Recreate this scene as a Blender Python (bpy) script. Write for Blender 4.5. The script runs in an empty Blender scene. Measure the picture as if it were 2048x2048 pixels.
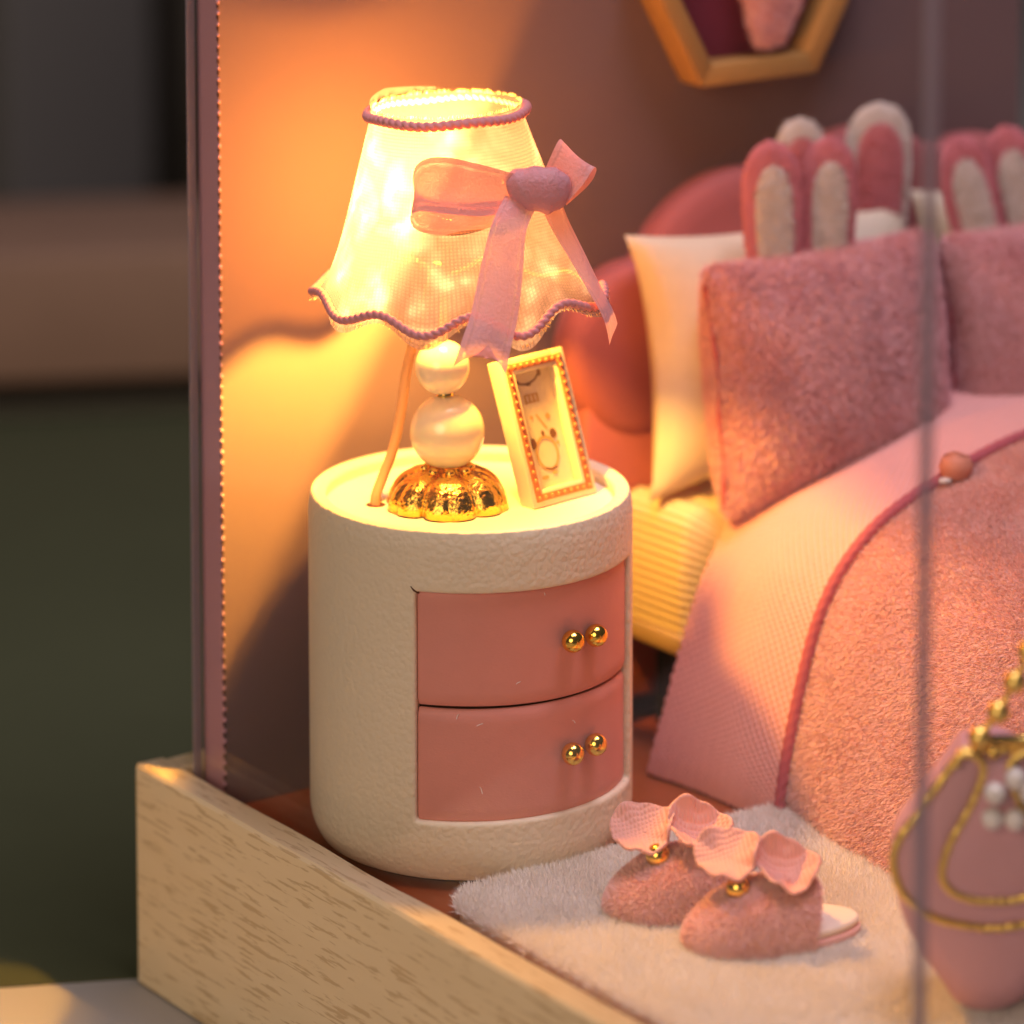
import bpy, bmesh, math, random
import numpy as np
from mathutils import Vector, Matrix, Euler

# ------------------------------------------------------------------ camera, light, exposure (1 unit = 1 cm)
S = bpy.context.scene
S.unit_settings.system = 'METRIC'; S.unit_settings.scale_length = 0.01
rng = np.random.default_rng(7); random.seed(7)
COL = S.collection

cam_d = bpy.data.cameras.new('camera'); cam = bpy.data.objects.new('camera', cam_d); COL.objects.link(cam)
CAM = np.array([-22.221, -32.059, 14.713])
cam.location = CAM
cam.rotation_euler = (math.radians(90 - 7.235), 0, math.radians(-35.336))
cam_d.sensor_width = 36; cam_d.lens = 140.86; cam_d.shift_y = -0.6221
cam_d.clip_start = 0.5; cam_d.clip_end = 600
cam_d.dof.use_dof = True; cam_d.dof.focus_distance = 38.9
cam_d.dof.aperture_fstop = 0.14086 / (2 * 0.41)
cam_d.dof.aperture_blades = 0
S.camera = cam

W = bpy.data.worlds.new('World'); S.world = W; W.use_nodes = True
W.node_tree.nodes['Background'].inputs[0].default_value = (0.90, 0.82, 0.86, 1)
W.node_tree.nodes['Background'].inputs[1].default_value = 0.06

def area(name, loc, target, size, power, col):
    d = bpy.data.lights.new(name, 'AREA'); d.shape = 'DISK'; d.size = size; d.energy = power; d.color = col
    o = bpy.data.objects.new(name, d); COL.objects.link(o); o.location = loc
    v = Vector(target) - Vector(loc); o.rotation_euler = v.to_track_quat('-Z', 'Y').to_euler()
    return o
area('studio_key_lamp', (-76, -46, 40), (0, -1, 2), 55, 36000, (1.0, 0.76, 0.52))
area('studio_top_lamp', (5, -7.5, 44), (3, -4, 1), 20, 13000, (1.0, 0.85, 0.95))

S.view_settings.view_transform = 'Standard'; S.view_settings.look = 'None'
S.view_settings.exposure = 0.0; S.view_settings.gamma = 1.0; S.view_settings.use_curve_mapping = False
cy = S.cycles
cy.use_denoising = True; cy.use_adaptive_sampling = True; cy.adaptive_threshold = 0.02
cy.max_bounces = 10; cy.transparent_max_bounces = 24; cy.diffuse_bounces = 5; cy.glossy_bounces = 4
cy.sample_clamp_indirect = 6.0; cy.caustics_reflective = False; cy.caustics_refractive = False

# ------------------------------------------------------------------ helpers
def link(name, me, mat=None, parent=None, smooth=True, stuff=False):
    o = bpy.data.objects.new(name, me); COL.objects.link(o)
    if mat: me.materials.append(mat)
    if smooth: me.shade_smooth()
    if parent is not None:
        o.parent = parent
        q = parent; m = Matrix.Identity(4)
        while q is not None:
            if q.type == 'EMPTY': m = Matrix.Translation(q.location) @ m
            q = q.parent
        o.matrix_parent_inverse = m.inverted() if parent.type == 'EMPTY' else Matrix.Identity(4)
    if stuff: o['kind'] = 'stuff'
    return o

def mk(name, v, f, mat=None, parent=None, smooth=True, stuff=False):
    me = bpy.data.meshes.new(name)
    v = np.asarray(v, float)
    me.from_pydata(v.tolist(), [], [list(map(int, q)) for q in f]); me.update()
    return link(name, me, mat, parent, smooth, stuff)

def mk_fast(name, v, quads, tris, mat, parent, stuff=True, smooth=False):
    me = bpy.data.meshes.new(name)
    v = np.asarray(v, np.float32); nq, nt = len(quads), len(tris)
    me.vertices.add(len(v)); me.vertices.foreach_set('co', v.ravel())
    loops = np.concatenate([np.asarray(quads, np.int32).ravel(), np.asarray(tris, np.int32).ravel()])
    me.loops.add(len(loops)); me.loops.foreach_set('vertex_index', loops)
    me.polygons.add(nq + nt)
    me.polygons.foreach_set('loop_start', np.concatenate([np.arange(nq) * 4, nq * 4 + np.arange(nt) * 3]).astype(np.int32))
    me.update(calc_edges=True); me.validate()
    return link(name, me, mat, parent, smooth, stuff)

def thing(name, label, cat, loc=(0, 0, 0), group=None):
    o = bpy.data.objects.new(name, None); COL.objects.link(o); o.location = loc; o.empty_display_size = 0.3
    o['label'] = label; o['category'] = cat
    if group: o['group'] = group
    return o
def tag(o, label, cat, group=None):
    o['label'] = label; o['category'] = cat
    if group: o['group'] = group
    return o

def grid_faces(nu, nv, cu=False, cv=False):
    f = []
    for i in range(nu if cu else nu - 1):
        for j in range(nv if cv else nv - 1):
            a, b = i * nv + j, ((i + 1) % nu) * nv + j
            c, d = ((i + 1) % nu) * nv + (j + 1) % nv, i * nv + (j + 1) % nv
            f.append((a, b, c, d))
    return f

def lathe(prof, n=64, axis=(0, 0, 0)):
    prof = np.asarray(prof, float); t = np.linspace(0, 2 * np.pi, n, endpoint=False)
    v = np.stack([np.outer(np.cos(t), prof[:, 0]), np.outer(np.sin(t), prof[:, 0]), np.tile(prof[:, 1], (n, 1))], -1).reshape(-1, 3)
    return v + np.asarray(axis, float), grid_faces(n, len(prof), True)

def box_v(x0, x1, y0, y1, z0, z1):
    v = [(x0, y0, z0), (x1, y0, z0), (x1, y1, z0), (x0, y1, z0), (x0, y0, z1), (x1, y0, z1), (x1, y1, z1), (x0, y1, z1)]
    return v, [(0, 3, 2, 1), (4, 5, 6, 7), (0, 1, 5, 4), (1, 2, 6, 5), (2, 3, 7, 6), (3, 0, 4, 7)]

def box(name, b, mat, parent=None, bev=0.0, seg=2):
    v, f = box_v(*b); o = mk(name, v, f, mat, parent, smooth=False)
    if bev: bevel(o, bev, seg)
    return o
def bevel(o, w, seg=3, angle=40):
    m = o.modifiers.new('bevel', 'BEVEL'); m.width = w; m.segments = seg; m.limit_method = 'ANGLE'; m.angle_limit = math.radians(angle)
    o.data.shade_smooth(); return o

def frames(p, closed):
    p = np.asarray(p, float)
    t = np.roll(p, -1, 0) - np.roll(p, 1, 0)
    if not closed: t[0] = p[1] - p[0]; t[-1] = p[-1] - p[-2]
    t /= np.linalg.norm(t, axis=1)[:, None] + 1e-12
    up = np.array([0, 0, 1.0]); 
    n = np.cross(t, up); bad = np.linalg.norm(n, axis=1) < 0.15
    n[bad] = np.cross(t[bad], [1.0, 0.2, 0]); n /= np.linalg.norm(n, axis=1)[:, None]
    for i in range(1, len(p)):                      # parallel transport keeps it from flipping
        k = n[i - 1] - t[i] * (n[i - 1] @ t[i]); n[i] = k / (np.linalg.norm(k) + 1e-12)
    return t, n, np.cross(t, n)
def tube(p, r, sides=10, closed=False, ply=0, pitch=0.3, depth=0.2):
    p = np.asarray(p, float); t, n, b = frames(p, closed)
    r = np.broadcast_to(np.asarray(r, float), (len(p),))
    seg = np.linalg.norm(np.diff(p, axis=0), axis=1); s = np.concatenate([[0], np.cumsum(seg)])
    a = np.linspace(0, 2 * np.pi, sides, endpoint=False)
    rad = np.ones((len(p), sides)) * r[:, None]
    if ply: rad = rad * (1 - depth + depth * np.abs(np.cos(0.5 * (ply * a[None] - 2 * np.pi * s[:, None] / pitch))) * 1.6)
    v = p[:, None] + rad[..., None] * (np.cos(a)[None, :, None] * n[:, None] + np.sin(a)[None, :, None] * b[:, None])
    f = grid_faces(len(p), sides, closed, True)
    if not closed:
        f.append(tuple(range(sides - 1, -1, -1))); f.append(tuple(range((len(p) - 1) * sides, len(p) * sides)))
    return v.reshape(-1, 3), f
def smooth_path(p, n, closed=False):
    p = np.asarray(p, float); m = len(p); out = []
    tot = m if closed else m - 1
    for k in range(n):
        q = k / (n if closed else n - 1) * tot; i = min(int(q), tot - 1); u = q - i
        g = (lambda j: p[j % m]) if closed else (lambda j: p[min(max(j, 0), m - 1)])
        a, b, c, d = g(i - 1), g(i), g(i + 1), g(i + 2)
        out.append(0.5 * (2 * b + (c - a) * u + (2 * a - 5 * b + 4 * c - d) * u * u + (3 * b - a - 3 * c + d) * u ** 3))
    return np.array(out)
def sphere(c, r, n=24, sq=(1, 1, 1)):
    th = np.linspace(0, np.pi, n // 2 + 1); ph = np.linspace(0, 2 * np.pi, n, endpoint=False)
    v = [(0, 0, 1.0)] + [(math.sin(a) * math.cos(b), math.sin(a) * math.sin(b), math.cos(a)) for a in th[1:-1] for b in ph] + [(0, 0, -1.0)]
    f = []; m = len(th) - 2
    for j in range(n): f.append((0, 1 + j, 1 + (j + 1) % n)); f.append((len(v) - 1, 1 + (m - 1) * n + (j + 1) % n, 1 + (m - 1) * n + j))
    for i in range(m - 1):
        for j in range(n): f.append((1 + i * n + j, 1 + (i + 1) * n + j, 1 + (i + 1) * n + (j + 1) % n, 1 + i * n + (j + 1) % n))
    return np.array(v) * r * np.array(sq) + np.array(c), f

def noise3(p, k, seed=0):
    """cheap smooth noise: sum of random sinusoids"""
    r = np.random.default_rng(seed); o = np.zeros(len(p))
    for _ in range(9):
        d = r.normal(size=3); d /= np.linalg.norm(d); o += np.sin(p @ d * k * r.uniform(.6, 1.5) + r.uniform(0, 6.28))
    return o / 4.0

def sample(v, f, n, keep=None):
    v = np.asarray(v, float); tr = []
    for q in f:
        for k in range(1, len(q) - 1): tr.append((q[0], q[k], q[k + 1]))
    tr = np.array(tr); a, b, c = v[tr[:, 0]], v[tr[:, 1]], v[tr[:, 2]]
    nn = np.cross(b - a, c - a); ar = np.linalg.norm(nn, axis=1) + 1e-12; nn /= ar[:, None]
    if keep is not None: ar = ar * keep((a + b + c) / 3, nn)
    i = rng.choice(len(tr), n, p=ar / ar.sum()); u, w = rng.random(n), rng.random(n); z = u + w > 1; u[z] = 1 - u[z]; w[z] = 1 - w[z]
    return a[i] + u[:, None] * (b - a)[i] + w[:, None] * (c - a)[i], nn[i]

def fur(name, pts, nrm, length, width, lean, mat, parent, jit=0.35, clump=0.0, curl=0.5):
    n = len(pts)
    d = nrm + np.asarray(lean) + jit * rng.normal(size=(n, 3))
    if clump: 
        for k in range(3): d[:, k] += clump * noise3(pts, 9, 50 + k)
    d /= np.linalg.norm(d, axis=1)[:, None]
    L = length * rng.uniform(.55, 1.1, n)[:, None]
    d2 = d + np.asarray(lean) * curl + 0.3 * jit * rng.normal(size=(n, 3)); d2 /= np.linalg.norm(d2, axis=1)[:, None]
    m = pts + d * L * .5; t = m + d2 * L * .5
    # ribbons face roughly the surface normal so the pile catches light like the cloth below
    s = np.cross(d, nrm + 0.22 * rng.normal(size=(n, 3))); s /= np.linalg.norm(s, axis=1)[:, None] + 1e-9; s *= width / 2
    v = np.stack([pts - s, pts + s, m + s * .8, m - s * .8, t], 1).reshape(-1, 3)
    k = np.arange(n)[:, None] * 5
    return mk_fast(name, v, k + np.array([0, 1, 2, 3]), k + np.array([3, 2, 4]), mat, parent)

# ------------------------------------------------------------------ materials
def M(name, col, rough=0.6, metal=0.0, spec=0.4, bump=None, var=None, sheen=0.0, coat=0.0, sub=0.0, transl=0.0, transp=0.0):
    m = bpy.data.materials.new(name); m.use_nodes = True; nt = m.node_tree; N = nt.nodes; Lk = nt.links
    b = N['Principled BSDF']; out = N['Material Output']
    b.inputs['Base Color'].default_value = (*col, 1); b.inputs['Roughness'].default_value = rough; b.inputs['Metallic'].default_value = metal
    b.inputs['Specular IOR Level'].default_value = spec
    if sheen: b.inputs['Sheen Weight'].default_value = sheen; b.inputs['Sheen Roughness'].default_value = 0.4; b.inputs['Sheen Tint'].default_value = (*[min(1, c * 1.3 + .1) for c in col], 1)
    if coat: b.inputs['Coat Weight'].default_value = coat; b.inputs['Coat Roughness'].default_value = 0.12
    if sub: b.inputs['Subsurface Weight'].default_value = sub; b.inputs['Subsurface Radius'].default_value = (.12, .07, .04); b.inputs['Subsurface Scale'].default_value = 0.5
    tc = N.new('ShaderNodeTexCoord')
    m['tc'] = tc.name
    if var:      # (scale, darker/lighter factor)
        nz = N.new('ShaderNodeTexNoise'); nz.inputs['Scale'].default_value = var[0]; nz.inputs['Detail'].default_value = 6; nz.inputs['Roughness'].default_value = .65
        Lk.new(tc.outputs['Object'], nz.inputs['Vector'])
        mx = N.new('ShaderNodeMix'); mx.data_type = 'RGBA'
        mx.inputs['A'].default_value = (*[c * (1 - var[1]) for c in col], 1); mx.inputs['B'].default_value = (*[min(1, c * (1 + var[1])) for c in col], 1)
        Lk.new(nz.outputs['Fac'], mx.inputs['Factor']); Lk.new(mx.outputs['Result'], b.inputs['Base Color'])
    if bump:     # list of (kind, scale, strength, distance)
        prev = None
        for kind, sc, st, di in bump:
            if kind in ('voronoi', 'crease'):
                t = N.new('ShaderNodeTexVoronoi'); t.feature = 'SMOOTH_F1' if kind == 'voronoi' else 'DISTANCE_TO_EDGE'; o = t.outputs['Distance']
                if kind == 'voronoi': t.inputs['Smoothness'].default_value = .35
                wp = N.new('ShaderNodeTexNoise'); wp.inputs['Scale'].default_value = sc * .5; wp.inputs['Detail'].default_value = 2
                Lk.new(tc.outputs['Object'], wp.inputs['Vector'])
                ad = N.new('ShaderNodeVectorMath'); ad.operation = 'MULTIPLY_ADD'; ad.inputs[1].default_value = (.9 / sc,) * 3
                Lk.new(wp.outputs['Color'], ad.inputs[0]); Lk.new(tc.outputs['Object'], ad.inputs[2]); vec = ad.outputs[0]
                if kind == 'crease':
                    cl = N.new('ShaderNodeMapRange'); cl.interpolation_type = 'SMOOTHSTEP'; cl.inputs['From Max'].default_value = .45; Lk.new(o, cl.inputs['Value']); o = cl.outputs[0]
                    mpv = N.new('ShaderNodeMapping'); mpv.inputs['Scale'].default_value = (.75, .75, 1.55); Lk.new(vec, mpv.inputs['Vector']); vec = mpv.outputs[0]
            else:
                t = N.new('ShaderNodeTexNoise'); t.inputs['Detail'].default_value = 5; t.inputs['Roughness'].default_value = .6; o = t.outputs['Fac']; vec = tc.outputs['Object']
            t.inputs['Scale'].default_value = sc; Lk.new(vec, t.inputs['Vector'])
            bp = N.new('ShaderNodeBump'); bp.inputs['Strength'].default_value = st; bp.inputs['Distance'].default_value = di
            if kind == 'voronoi': bp.invert = True
            Lk.new(o, bp.inputs['Height'])
            if prev: Lk.new(prev.outputs['Normal'], bp.inputs['Normal'])
            prev = bp
        Lk.new(prev.outputs['Normal'], b.inputs['Normal'])
    last = b.outputs[0]
    if transl:
        tr = N.new('ShaderNodeBsdfTranslucent'); tr.inputs[0].default_value = (*col, 1); ms = N.new('ShaderNodeMixShader'); ms.inputs[0].default_value = transl
        Lk.new(last, ms.inputs[1]); Lk.new(tr.outputs[0], ms.inputs[2]); last = ms.outputs[0]
    if transp:
        tp = N.new('ShaderNodeBsdfTransparent'); ms = N.new('ShaderNodeMixShader'); ms.inputs[0].default_value = transp
        Lk.new(last, ms.inputs[1]); Lk.new(tp.outputs[0], ms.inputs[2]); last = ms.outputs[0]
    Lk.new(last, out.inputs['Surface'])
    return m
def node(m, t): return m.node_tree.nodes.new(t)
def lk(m, a, b): m.node_tree.links.new(a, b)
def P(m): return m.node_tree.nodes['Principled BSDF']
def TC(m): return m.node_tree.nodes[m['tc']]
def add_wave(m, scale_vec, strength, dist, uv=False, second=None):
    """fine woven relief: sine product along two directions"""
    mp = node(m, 'ShaderNodeMapping'); mp.inputs['Rotation'].default_value = scale_vec[1]
    lk(m, TC(m).outputs['UV' if uv else 'Object'], mp.inputs['Vector'])
    w = node(m, 'ShaderNodeTexWave'); w.inputs['Scale'].default_value = scale_vec[0]; w.inputs['Distortion'].default_value = .6; w.inputs['Detail'].default_value = 1
    w.inputs['Detail Scale'].default_value = .5
    lk(m, mp.outputs[0], w.inputs['Vector']); h = w.outputs['Fac']
    if second:
        w2 = node(m, 'ShaderNodeTexWave'); w2.bands_direction = 'Y'; w2.inputs['Scale'].default_value = second; lk(m, mp.outputs[0], w2.inputs['Vector'])
        mu = node(m, 'ShaderNodeMath'); mu.operation = 'MULTIPLY'; lk(m, h, mu.inputs[0]); lk(m, w2.outputs['Fac'], mu.inputs[1]); h = mu.outputs[0]
    bp = node(m, 'ShaderNodeBump'); bp.inputs['Strength'].default_value = strength; bp.inputs['Distance'].default_value = dist
    lk(m, h, bp.inputs['Height'])
    old = P(m).inputs['Normal']
    if old.is_linked: lk(m, old.links[0].from_socket, bp.inputs['Normal'])
    lk(m, bp.outputs[0], old)
    return h

mat_leather = M('cream_leather', (.83, .725, .56), .55, spec=.35, bump=[('voronoi', 16, .32, .026), ('noise', 6, .10, .05), ('noise', 26, .26, .014)], var=(1.2, .05))
mat_disc = M('cream_card', (.82, .76, .66), .7, bump=[('noise', 30, .2, .01)])
mat_drawer = M('pink_leather', (.74, .30, .255), .5, spec=.35, bump=[('crease', 24, .07, .01), ('noise', 60, .12, .006), ('noise', 4, .15, .04)], var=(2.5, .08))
mat_seam = M('dark_seam', (.10, .03, .02), .9)
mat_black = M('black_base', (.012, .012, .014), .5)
mat_gold = M('gold_metal', (.95, .62, .12), .16, metal=1.0)
mat_gold_b = M('satin_gold', (1.0, .70, .18), .34, metal=1.0)
mat_gold_h = M('hammered_gold', (.95, .60, .10), .13, metal=1.0, bump=[('voronoi', 22, .5, .02), ('noise', 60, .35, .012)])
mat_pearl = M('pearl', (.90, .78, .56), .22, spec=.6, coat=.7, sub=.35)
mat_cord = M('pink_cord', (.66, .27, .29), .75, sheen=.3, bump=[('noise', 60, .4, .01)])
mat_cord_dark = M('dark_pink_cord', (.42, .09, .12), .8, sheen=.3, bump=[('noise', 60, .5, .012)])
mat_cream = M('cream_cotton', (.74, .66, .52), .85, sheen=.35, bump=[('noise', 45, .5, .012)], var=(5, .08))
mat_sheet = M('cream_ribbed_sheet', (.70, .60, .42), .85, sheen=.2, bump=[('noise', 45, .4, .01)])
mat_pinkfelt = M('pink_felt', (.60, .20, .24), .9, sheen=.4, bump=[('noise', 50, .6, .015)], var=(14, .12))
mat_whitefelt = M('white_felt', (.66, .60, .57), .9, sheen=.4, bump=[('noise', 40, .7, .02)], var=(10, .10))
mat_pinkplush = M('pink_plush', (.66, .34, .37), .9, sheen=.4, var=(12, .2), bump=[('noise', 25, .6, .03)])
mat_plush_hair = M('pink_plush_hair', (.80, .47, .51), .8, sheen=.3, var=(11, .16))
mat_throw = M('pink_throw', (.88, .56, .53), .9, sheen=.3, var=(8, .08))
mat_throw_hair = M('pink_throw_hair', (.92, .62, .585), .8, sheen=.3, var=(9, .06))
mat_rug = M('rug_backing', (.90, .85, .80), .9)
mat_rug_hair = M('rug_pile_hair', (.95, .90, .86), .8, sheen=.2, var=(6, .03))
mat_head = M('rose_fabric', (.40, .115, .12), .8, sheen=.3, bump=[('noise', 50, .3, .01)])
mat_wall = M('mauve_wallpaper', (.176, .115, .120), .8, spec=.25, bump=[('noise', 55, .35, .012)])
mat_edge = M('mauve_paper_edge', (.54, .28, .34), .8, bump=[('noise', 40, .2, .008)])
mat_dark = M('dark_slit', (.05, .018, .02), .9)
mat_floor = M('red_varnished_wood', (.30, .065, .018), .3, spec=.5, var=(3, .25))
mat_burg = M('burgundy_felt', (.20, .02, .045), .9)
mat_hex = M('honey_wood', (.40, .21, .06), .6, var=(6, .15))
mat_frame = M('ivory_frame', (.78, .66, .44), .5, bump=[('noise', 40, .2, .01)])
mat_framepat = M('copper_ornament', (.50, .16, .05), .55)
mat_print = M('printed_paper', (.72, .60, .42), .6)
mat_ink = M('brown_ink', (.18, .07, .02), .7)
mat_ink2 = M('pale_ochre_ink', (.56, .34, .12), .7)
mat_ink3 = M('grey_ink', (.30, .18, .10), .7)
mat_wire = M('copper_wire_sleeve', (.55, .30, .14), .5)
mat_petal = M('pink_gauze', (.88, .46, .40), .7, transl=.12, sheen=.2)
mat_slip = M('pink_slipper_plush', (.84, .48, .45), .9, sheen=.3, var=(14, .10))
mat_slip_hair = M('pink_slipper_hair', (.92, .58, .54), .8, var=(14, .10))
mat_insole = M('white_insole', (.82, .70, .60), .8, bump=[('noise', 40, .5, .02)])
mat_bag = M('mauve_satin', (.70, .37, .40), .42, sheen=.3, spec=.4, bump=[('noise', 40, .12, .008)])
mat_mat = M('green_cutting_mat', (.060, .070, .032), .75, var=(.5, .12))
mat_table = M('pale_grey_table', (.40, .38, .36), .6, var=(.6, .06))
mat_brown = M('brown_board', (.27, .165, .11), .7, var=(.5, .15))
mat_bgdark = M('dark_backdrop', (.05, .04, .032), .9)
mat_bggrey = M('grey_card', (.10, .098, .094), .8)
mat_bgochre = M('ochre_card', (.10, .07, .02), .8)
mat_bgblack = M('black_jar_and_gap', (.012, .010, .008), .5)

add_wave(mat_petal, (8.5, (0, 0, .5)), .4, .04, second=8.5)

# hanging-fabric ribs of the bedspread border (UV in cm)
mat_rib = M('ribbed_pink_cotton', (.74, .38, .365), .85, sheen=.25, bump=[('noise', 60, .25, .008)], var=(6, .06))


# cream printed wood with brown flecks running along the board
def wood_mat():
    m = M('cream_printed_wood', (.6, .45, .25), .55, spec=.3, bump=[('noise', 12, .15, .02)])
    mp = node(m, 'ShaderNodeMapping'); mp.inputs['Scale'].default_value = (6.6, .55, 6.6); lk(m, TC(m).outputs['Object'], mp.inputs['Vector'])
    n1 = node(m, 'ShaderNodeTexNoise'); n1.inputs['Scale'].default_value = 3.1; n1.inputs['Detail'].default_value = 3.5; n1.inputs['Roughness'].default_value = .62; n1.inputs['Distortion'].default_value = .25
    lk(m, mp.outputs[0], n1.inputs['Vector'])
    r1 = node(m, 'ShaderNodeValToRGB'); r1.color_ramp.elements[0].position = .555; r1.color_ramp.elements[0].color = (0, 0, 0, 1); r1.color_ramp.elements[1].position = .60; r1.color_ramp.elements[1].color = (1, 1, 1, 1)
    lk(m, n1.outputs['Fac'], r1.inputs[0])
    n2 = node(m, 'ShaderNodeTexNoise'); n2.inputs['Scale'].default_value = .5; n2.inputs['Detail'].default_value = 3; lk(m, mp.outputs[0], n2.inputs['Vector'])
    base = node(m, 'ShaderNodeMix'); base.data_type = 'RGBA'; base.inputs['A'].default_value = (.72, .565, .36, 1); base.inputs['B'].default_value = (.83, .69, .48, 1); lk(m, n2.outputs['Fac'], base.inputs['Factor'])
    mx = node(m, 'ShaderNodeMix'); mx.data_type = 'RGBA'; mx.inputs['B'].default_value = (.42, .26, .11, 1)
    mu = node(m, 'ShaderNodeMath'); mu.operation = 'MULTIPLY'; mu.inputs[1].default_value = .50
    lk(m, r1.outputs[0], mu.inputs[0]); lk(m, mu.outputs[0], mx.inputs['Factor']); lk(m, base.outputs['Result'], mx.inputs['A']); lk(m, mx.outputs['Result'], P(m).inputs['Base Color'])
    return m
mat_wood = wood_mat()

# clear acrylic: mostly see-through, mirror at grazing angles
def acrylic():
    m = bpy.data.materials.new('clear_acrylic'); m.use_nodes = True; nt = m.node_tree; nt.nodes.remove(nt.nodes['Principled BSDF'])
    a = node(m, 'ShaderNodeBsdfTransparent'); a.inputs[0].default_value = (.985, .98, .985, 1)
    g = node(m, 'ShaderNodeBsdfGlossy'); g.inputs['Roughness'].default_value = .03
    lw = node(m, 'ShaderNodeLayerWeight'); pw = node(m, 'ShaderNodeMath'); pw.operation = 'POWER'; pw.inputs[1].default_value = 5.0; lk(m, lw.outputs['Facing'], pw.inputs[0])
    fr = node(m, 'ShaderNodeMath'); fr.operation = 'MULTIPLY_ADD'; fr.inputs[1].default_value = .95; fr.inputs[2].default_value = .03; lk(m, pw.outputs[0], fr.inputs[0])
    ms = node(m, 'ShaderNodeMixShader'); lk(m, fr.outputs[0], ms.inputs[0]); lk(m, a.outputs[0], ms.inputs[1]); lk(m, g.outputs[0], ms.inputs[2])
    lk(m, ms.outputs[0], nt.nodes['Material Output'].inputs[0]); return m
mat_acr = acrylic()
mat_acr_edge = M('sawn_acrylic_edge', (.46, .38, .46), .35, transp=.35, transl=.3)

# sheer shade fabric, lit from inside, with a crumpled film behind it
def shade_mat():
    m = bpy.data.materials.new('sheer_shade_fabric'); m.use_nodes = True; nt = m.node_tree; nt.nodes.remove(nt.nodes['Principled BSDF'])
    tc = node(m, 'ShaderNodeTexCoord')
    d = node(m, 'ShaderNodeBsdfDiffuse'); d.inputs[0].default_value = (.075, .07, .13, 1)
    t = node(m, 'ShaderNodeBsdfTranslucent')
    tp = node(m, 'ShaderNodeBsdfTransparent'); tp.inputs[0].default_value = (1, .74, .52, 1)
    # crumpled film: patches that let more or less light through
    nz = node(m, 'ShaderNodeTexVoronoi'); nz.inputs['Scale'].default_value = 2.2; nz.feature = 'SMOOTH_F1'; nz.inputs['Smoothness'].default_value = .25
    wp = node(m, 'ShaderNodeTexNoise'); wp.inputs['Scale'].default_value = 2.4; wp.inputs['Detail'].default_value = 3
    lk(m, tc.outputs['Object'], wp.inputs['Vector'])
    ad = node(m, 'ShaderNodeVectorMath'); ad.operation = 'MULTIPLY_ADD'; ad.inputs[1].default_value = (.9, .9, .9)
    lk(m, wp.outputs['Color'], ad.inputs[0]); lk(m, tc.outputs['Object'], ad.inputs[2]); lk(m, ad.outputs[0], nz.inputs['Vector'])
    rp = node(m, 'ShaderNodeValToRGB'); rp.color_ramp.elements[0].position = .12; rp.color_ramp.elements[0].color = (.135, .125, .32, 1)
    rp.color_ramp.elements[1].position = .62; rp.color_ramp.elements[1].color = (.066, .050, .115, 1)
    e = rp.color_ramp.elements.new(.34); e.color = (.09, .073, .18, 1)
    lk(m, nz.outputs['Distance'], rp.inputs[0]); wv_in = node(m, 'ShaderNodeMix'); wv_in.data_type = 'RGBA'; wv_in.blend_type = 'MULTIPLY'; wv_in.inputs['Factor'].default_value = 1.0
    lk(m, rp.outputs[0], wv_in.inputs['A']); lk(m, wv_in.outputs['Result'], t.inputs[0])
    # weave
    mp = node(m, 'ShaderNodeMapping'); lk(m, tc.outputs['UV'], mp.inputs['Vector'])
    w = node(m, 'ShaderNodeTexWave'); w.bands_direction = 'Y'; w.inputs['Scale'].default_value = 9.0; w.inputs['Distortion'].default_value = .4; lk(m, mp.outputs[0], w.inputs['Vector'])
    w2 = node(m, 'ShaderNodeTexWave'); w2.bands_direction = 'X'; w2.inputs['Scale'].default_value = 9.0; lk(m, mp.outputs[0], w2.inputs['Vector'])
    mm = node(m, 'ShaderNodeMath'); mm.operation = 'MAXIMUM'; lk(m, w.outputs['Fac'], mm.inputs[0]); lk(m, w2.outputs['Fac'], mm.inputs[1])
    wr = node(m, 'ShaderNodeMapRange'); wr.inputs['To Min'].default_value = 1.25; wr.inputs['To Max'].default_value = .62; lk(m, mm.outputs[0], wr.inputs['Value']); hg = node(m, 'ShaderNodeMapRange'); hg.interpolation_type = 'SMOOTHSTEP'; hg.inputs['From Min'].default_value = .9; hg.inputs['From Max'].default_value = 2.05; hg.inputs['To Min'].default_value = 1.0; hg.inputs['To Max'].default_value = 2.5
    sz = node(m, 'ShaderNodeSeparateXYZ'); lk(m, tc.outputs['UV'], sz.inputs[0]); lk(m, sz.outputs[1], hg.inputs['Value'])  # hem gradient: brighter glow put into the translucent colour of the lower cloth
    hm = node(m, 'ShaderNodeMath'); hm.operation = 'MULTIPLY'; lk(m, wr.outputs[0], hm.inputs[0]); lk(m, hg.outputs[0], hm.inputs[1]); lk(m, hm.outputs[0], wv_in.inputs['B'])
    mr = node(m, 'ShaderNodeMapRange'); mr.inputs['To Min'].default_value = .33; mr.inputs['To Max'].default_value = .12; lk(m, mm.outputs[0], mr.inputs['Value'])
    # the cloth is gathered, so denser, towards the top
    sy = node(m, 'ShaderNodeSeparateXYZ'); lk(m, tc.outputs['UV'], sy.inputs[0])
    gy = node(m, 'ShaderNodeMapRange'); gy.inputs['From Max'].default_value = 1.5; gy.inputs['To Min'].default_value = .60; lk(m, sy.outputs[1], gy.inputs['Value'])
    gm = node(m, 'ShaderNodeMath'); gm.operation = 'MULTIPLY'; lk(m, mr.outputs[0], gm.inputs[0]); lk(m, gy.outputs[0], gm.inputs[1])
    m1 = node(m, 'ShaderNodeMixShader'); m1.inputs[0].default_value = .60; lk(m, d.outputs[0], m1.inputs[1]); lk(m, t.outputs[0], m1.inputs[2])
    m2 = node(m, 'ShaderNodeMixShader'); lk(m, gm.outputs[0], m2.inputs[0]); lk(m, m1.outputs[0], m2.inputs[1]); lk(m, tp.outputs[0], m2.inputs[2])
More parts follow.
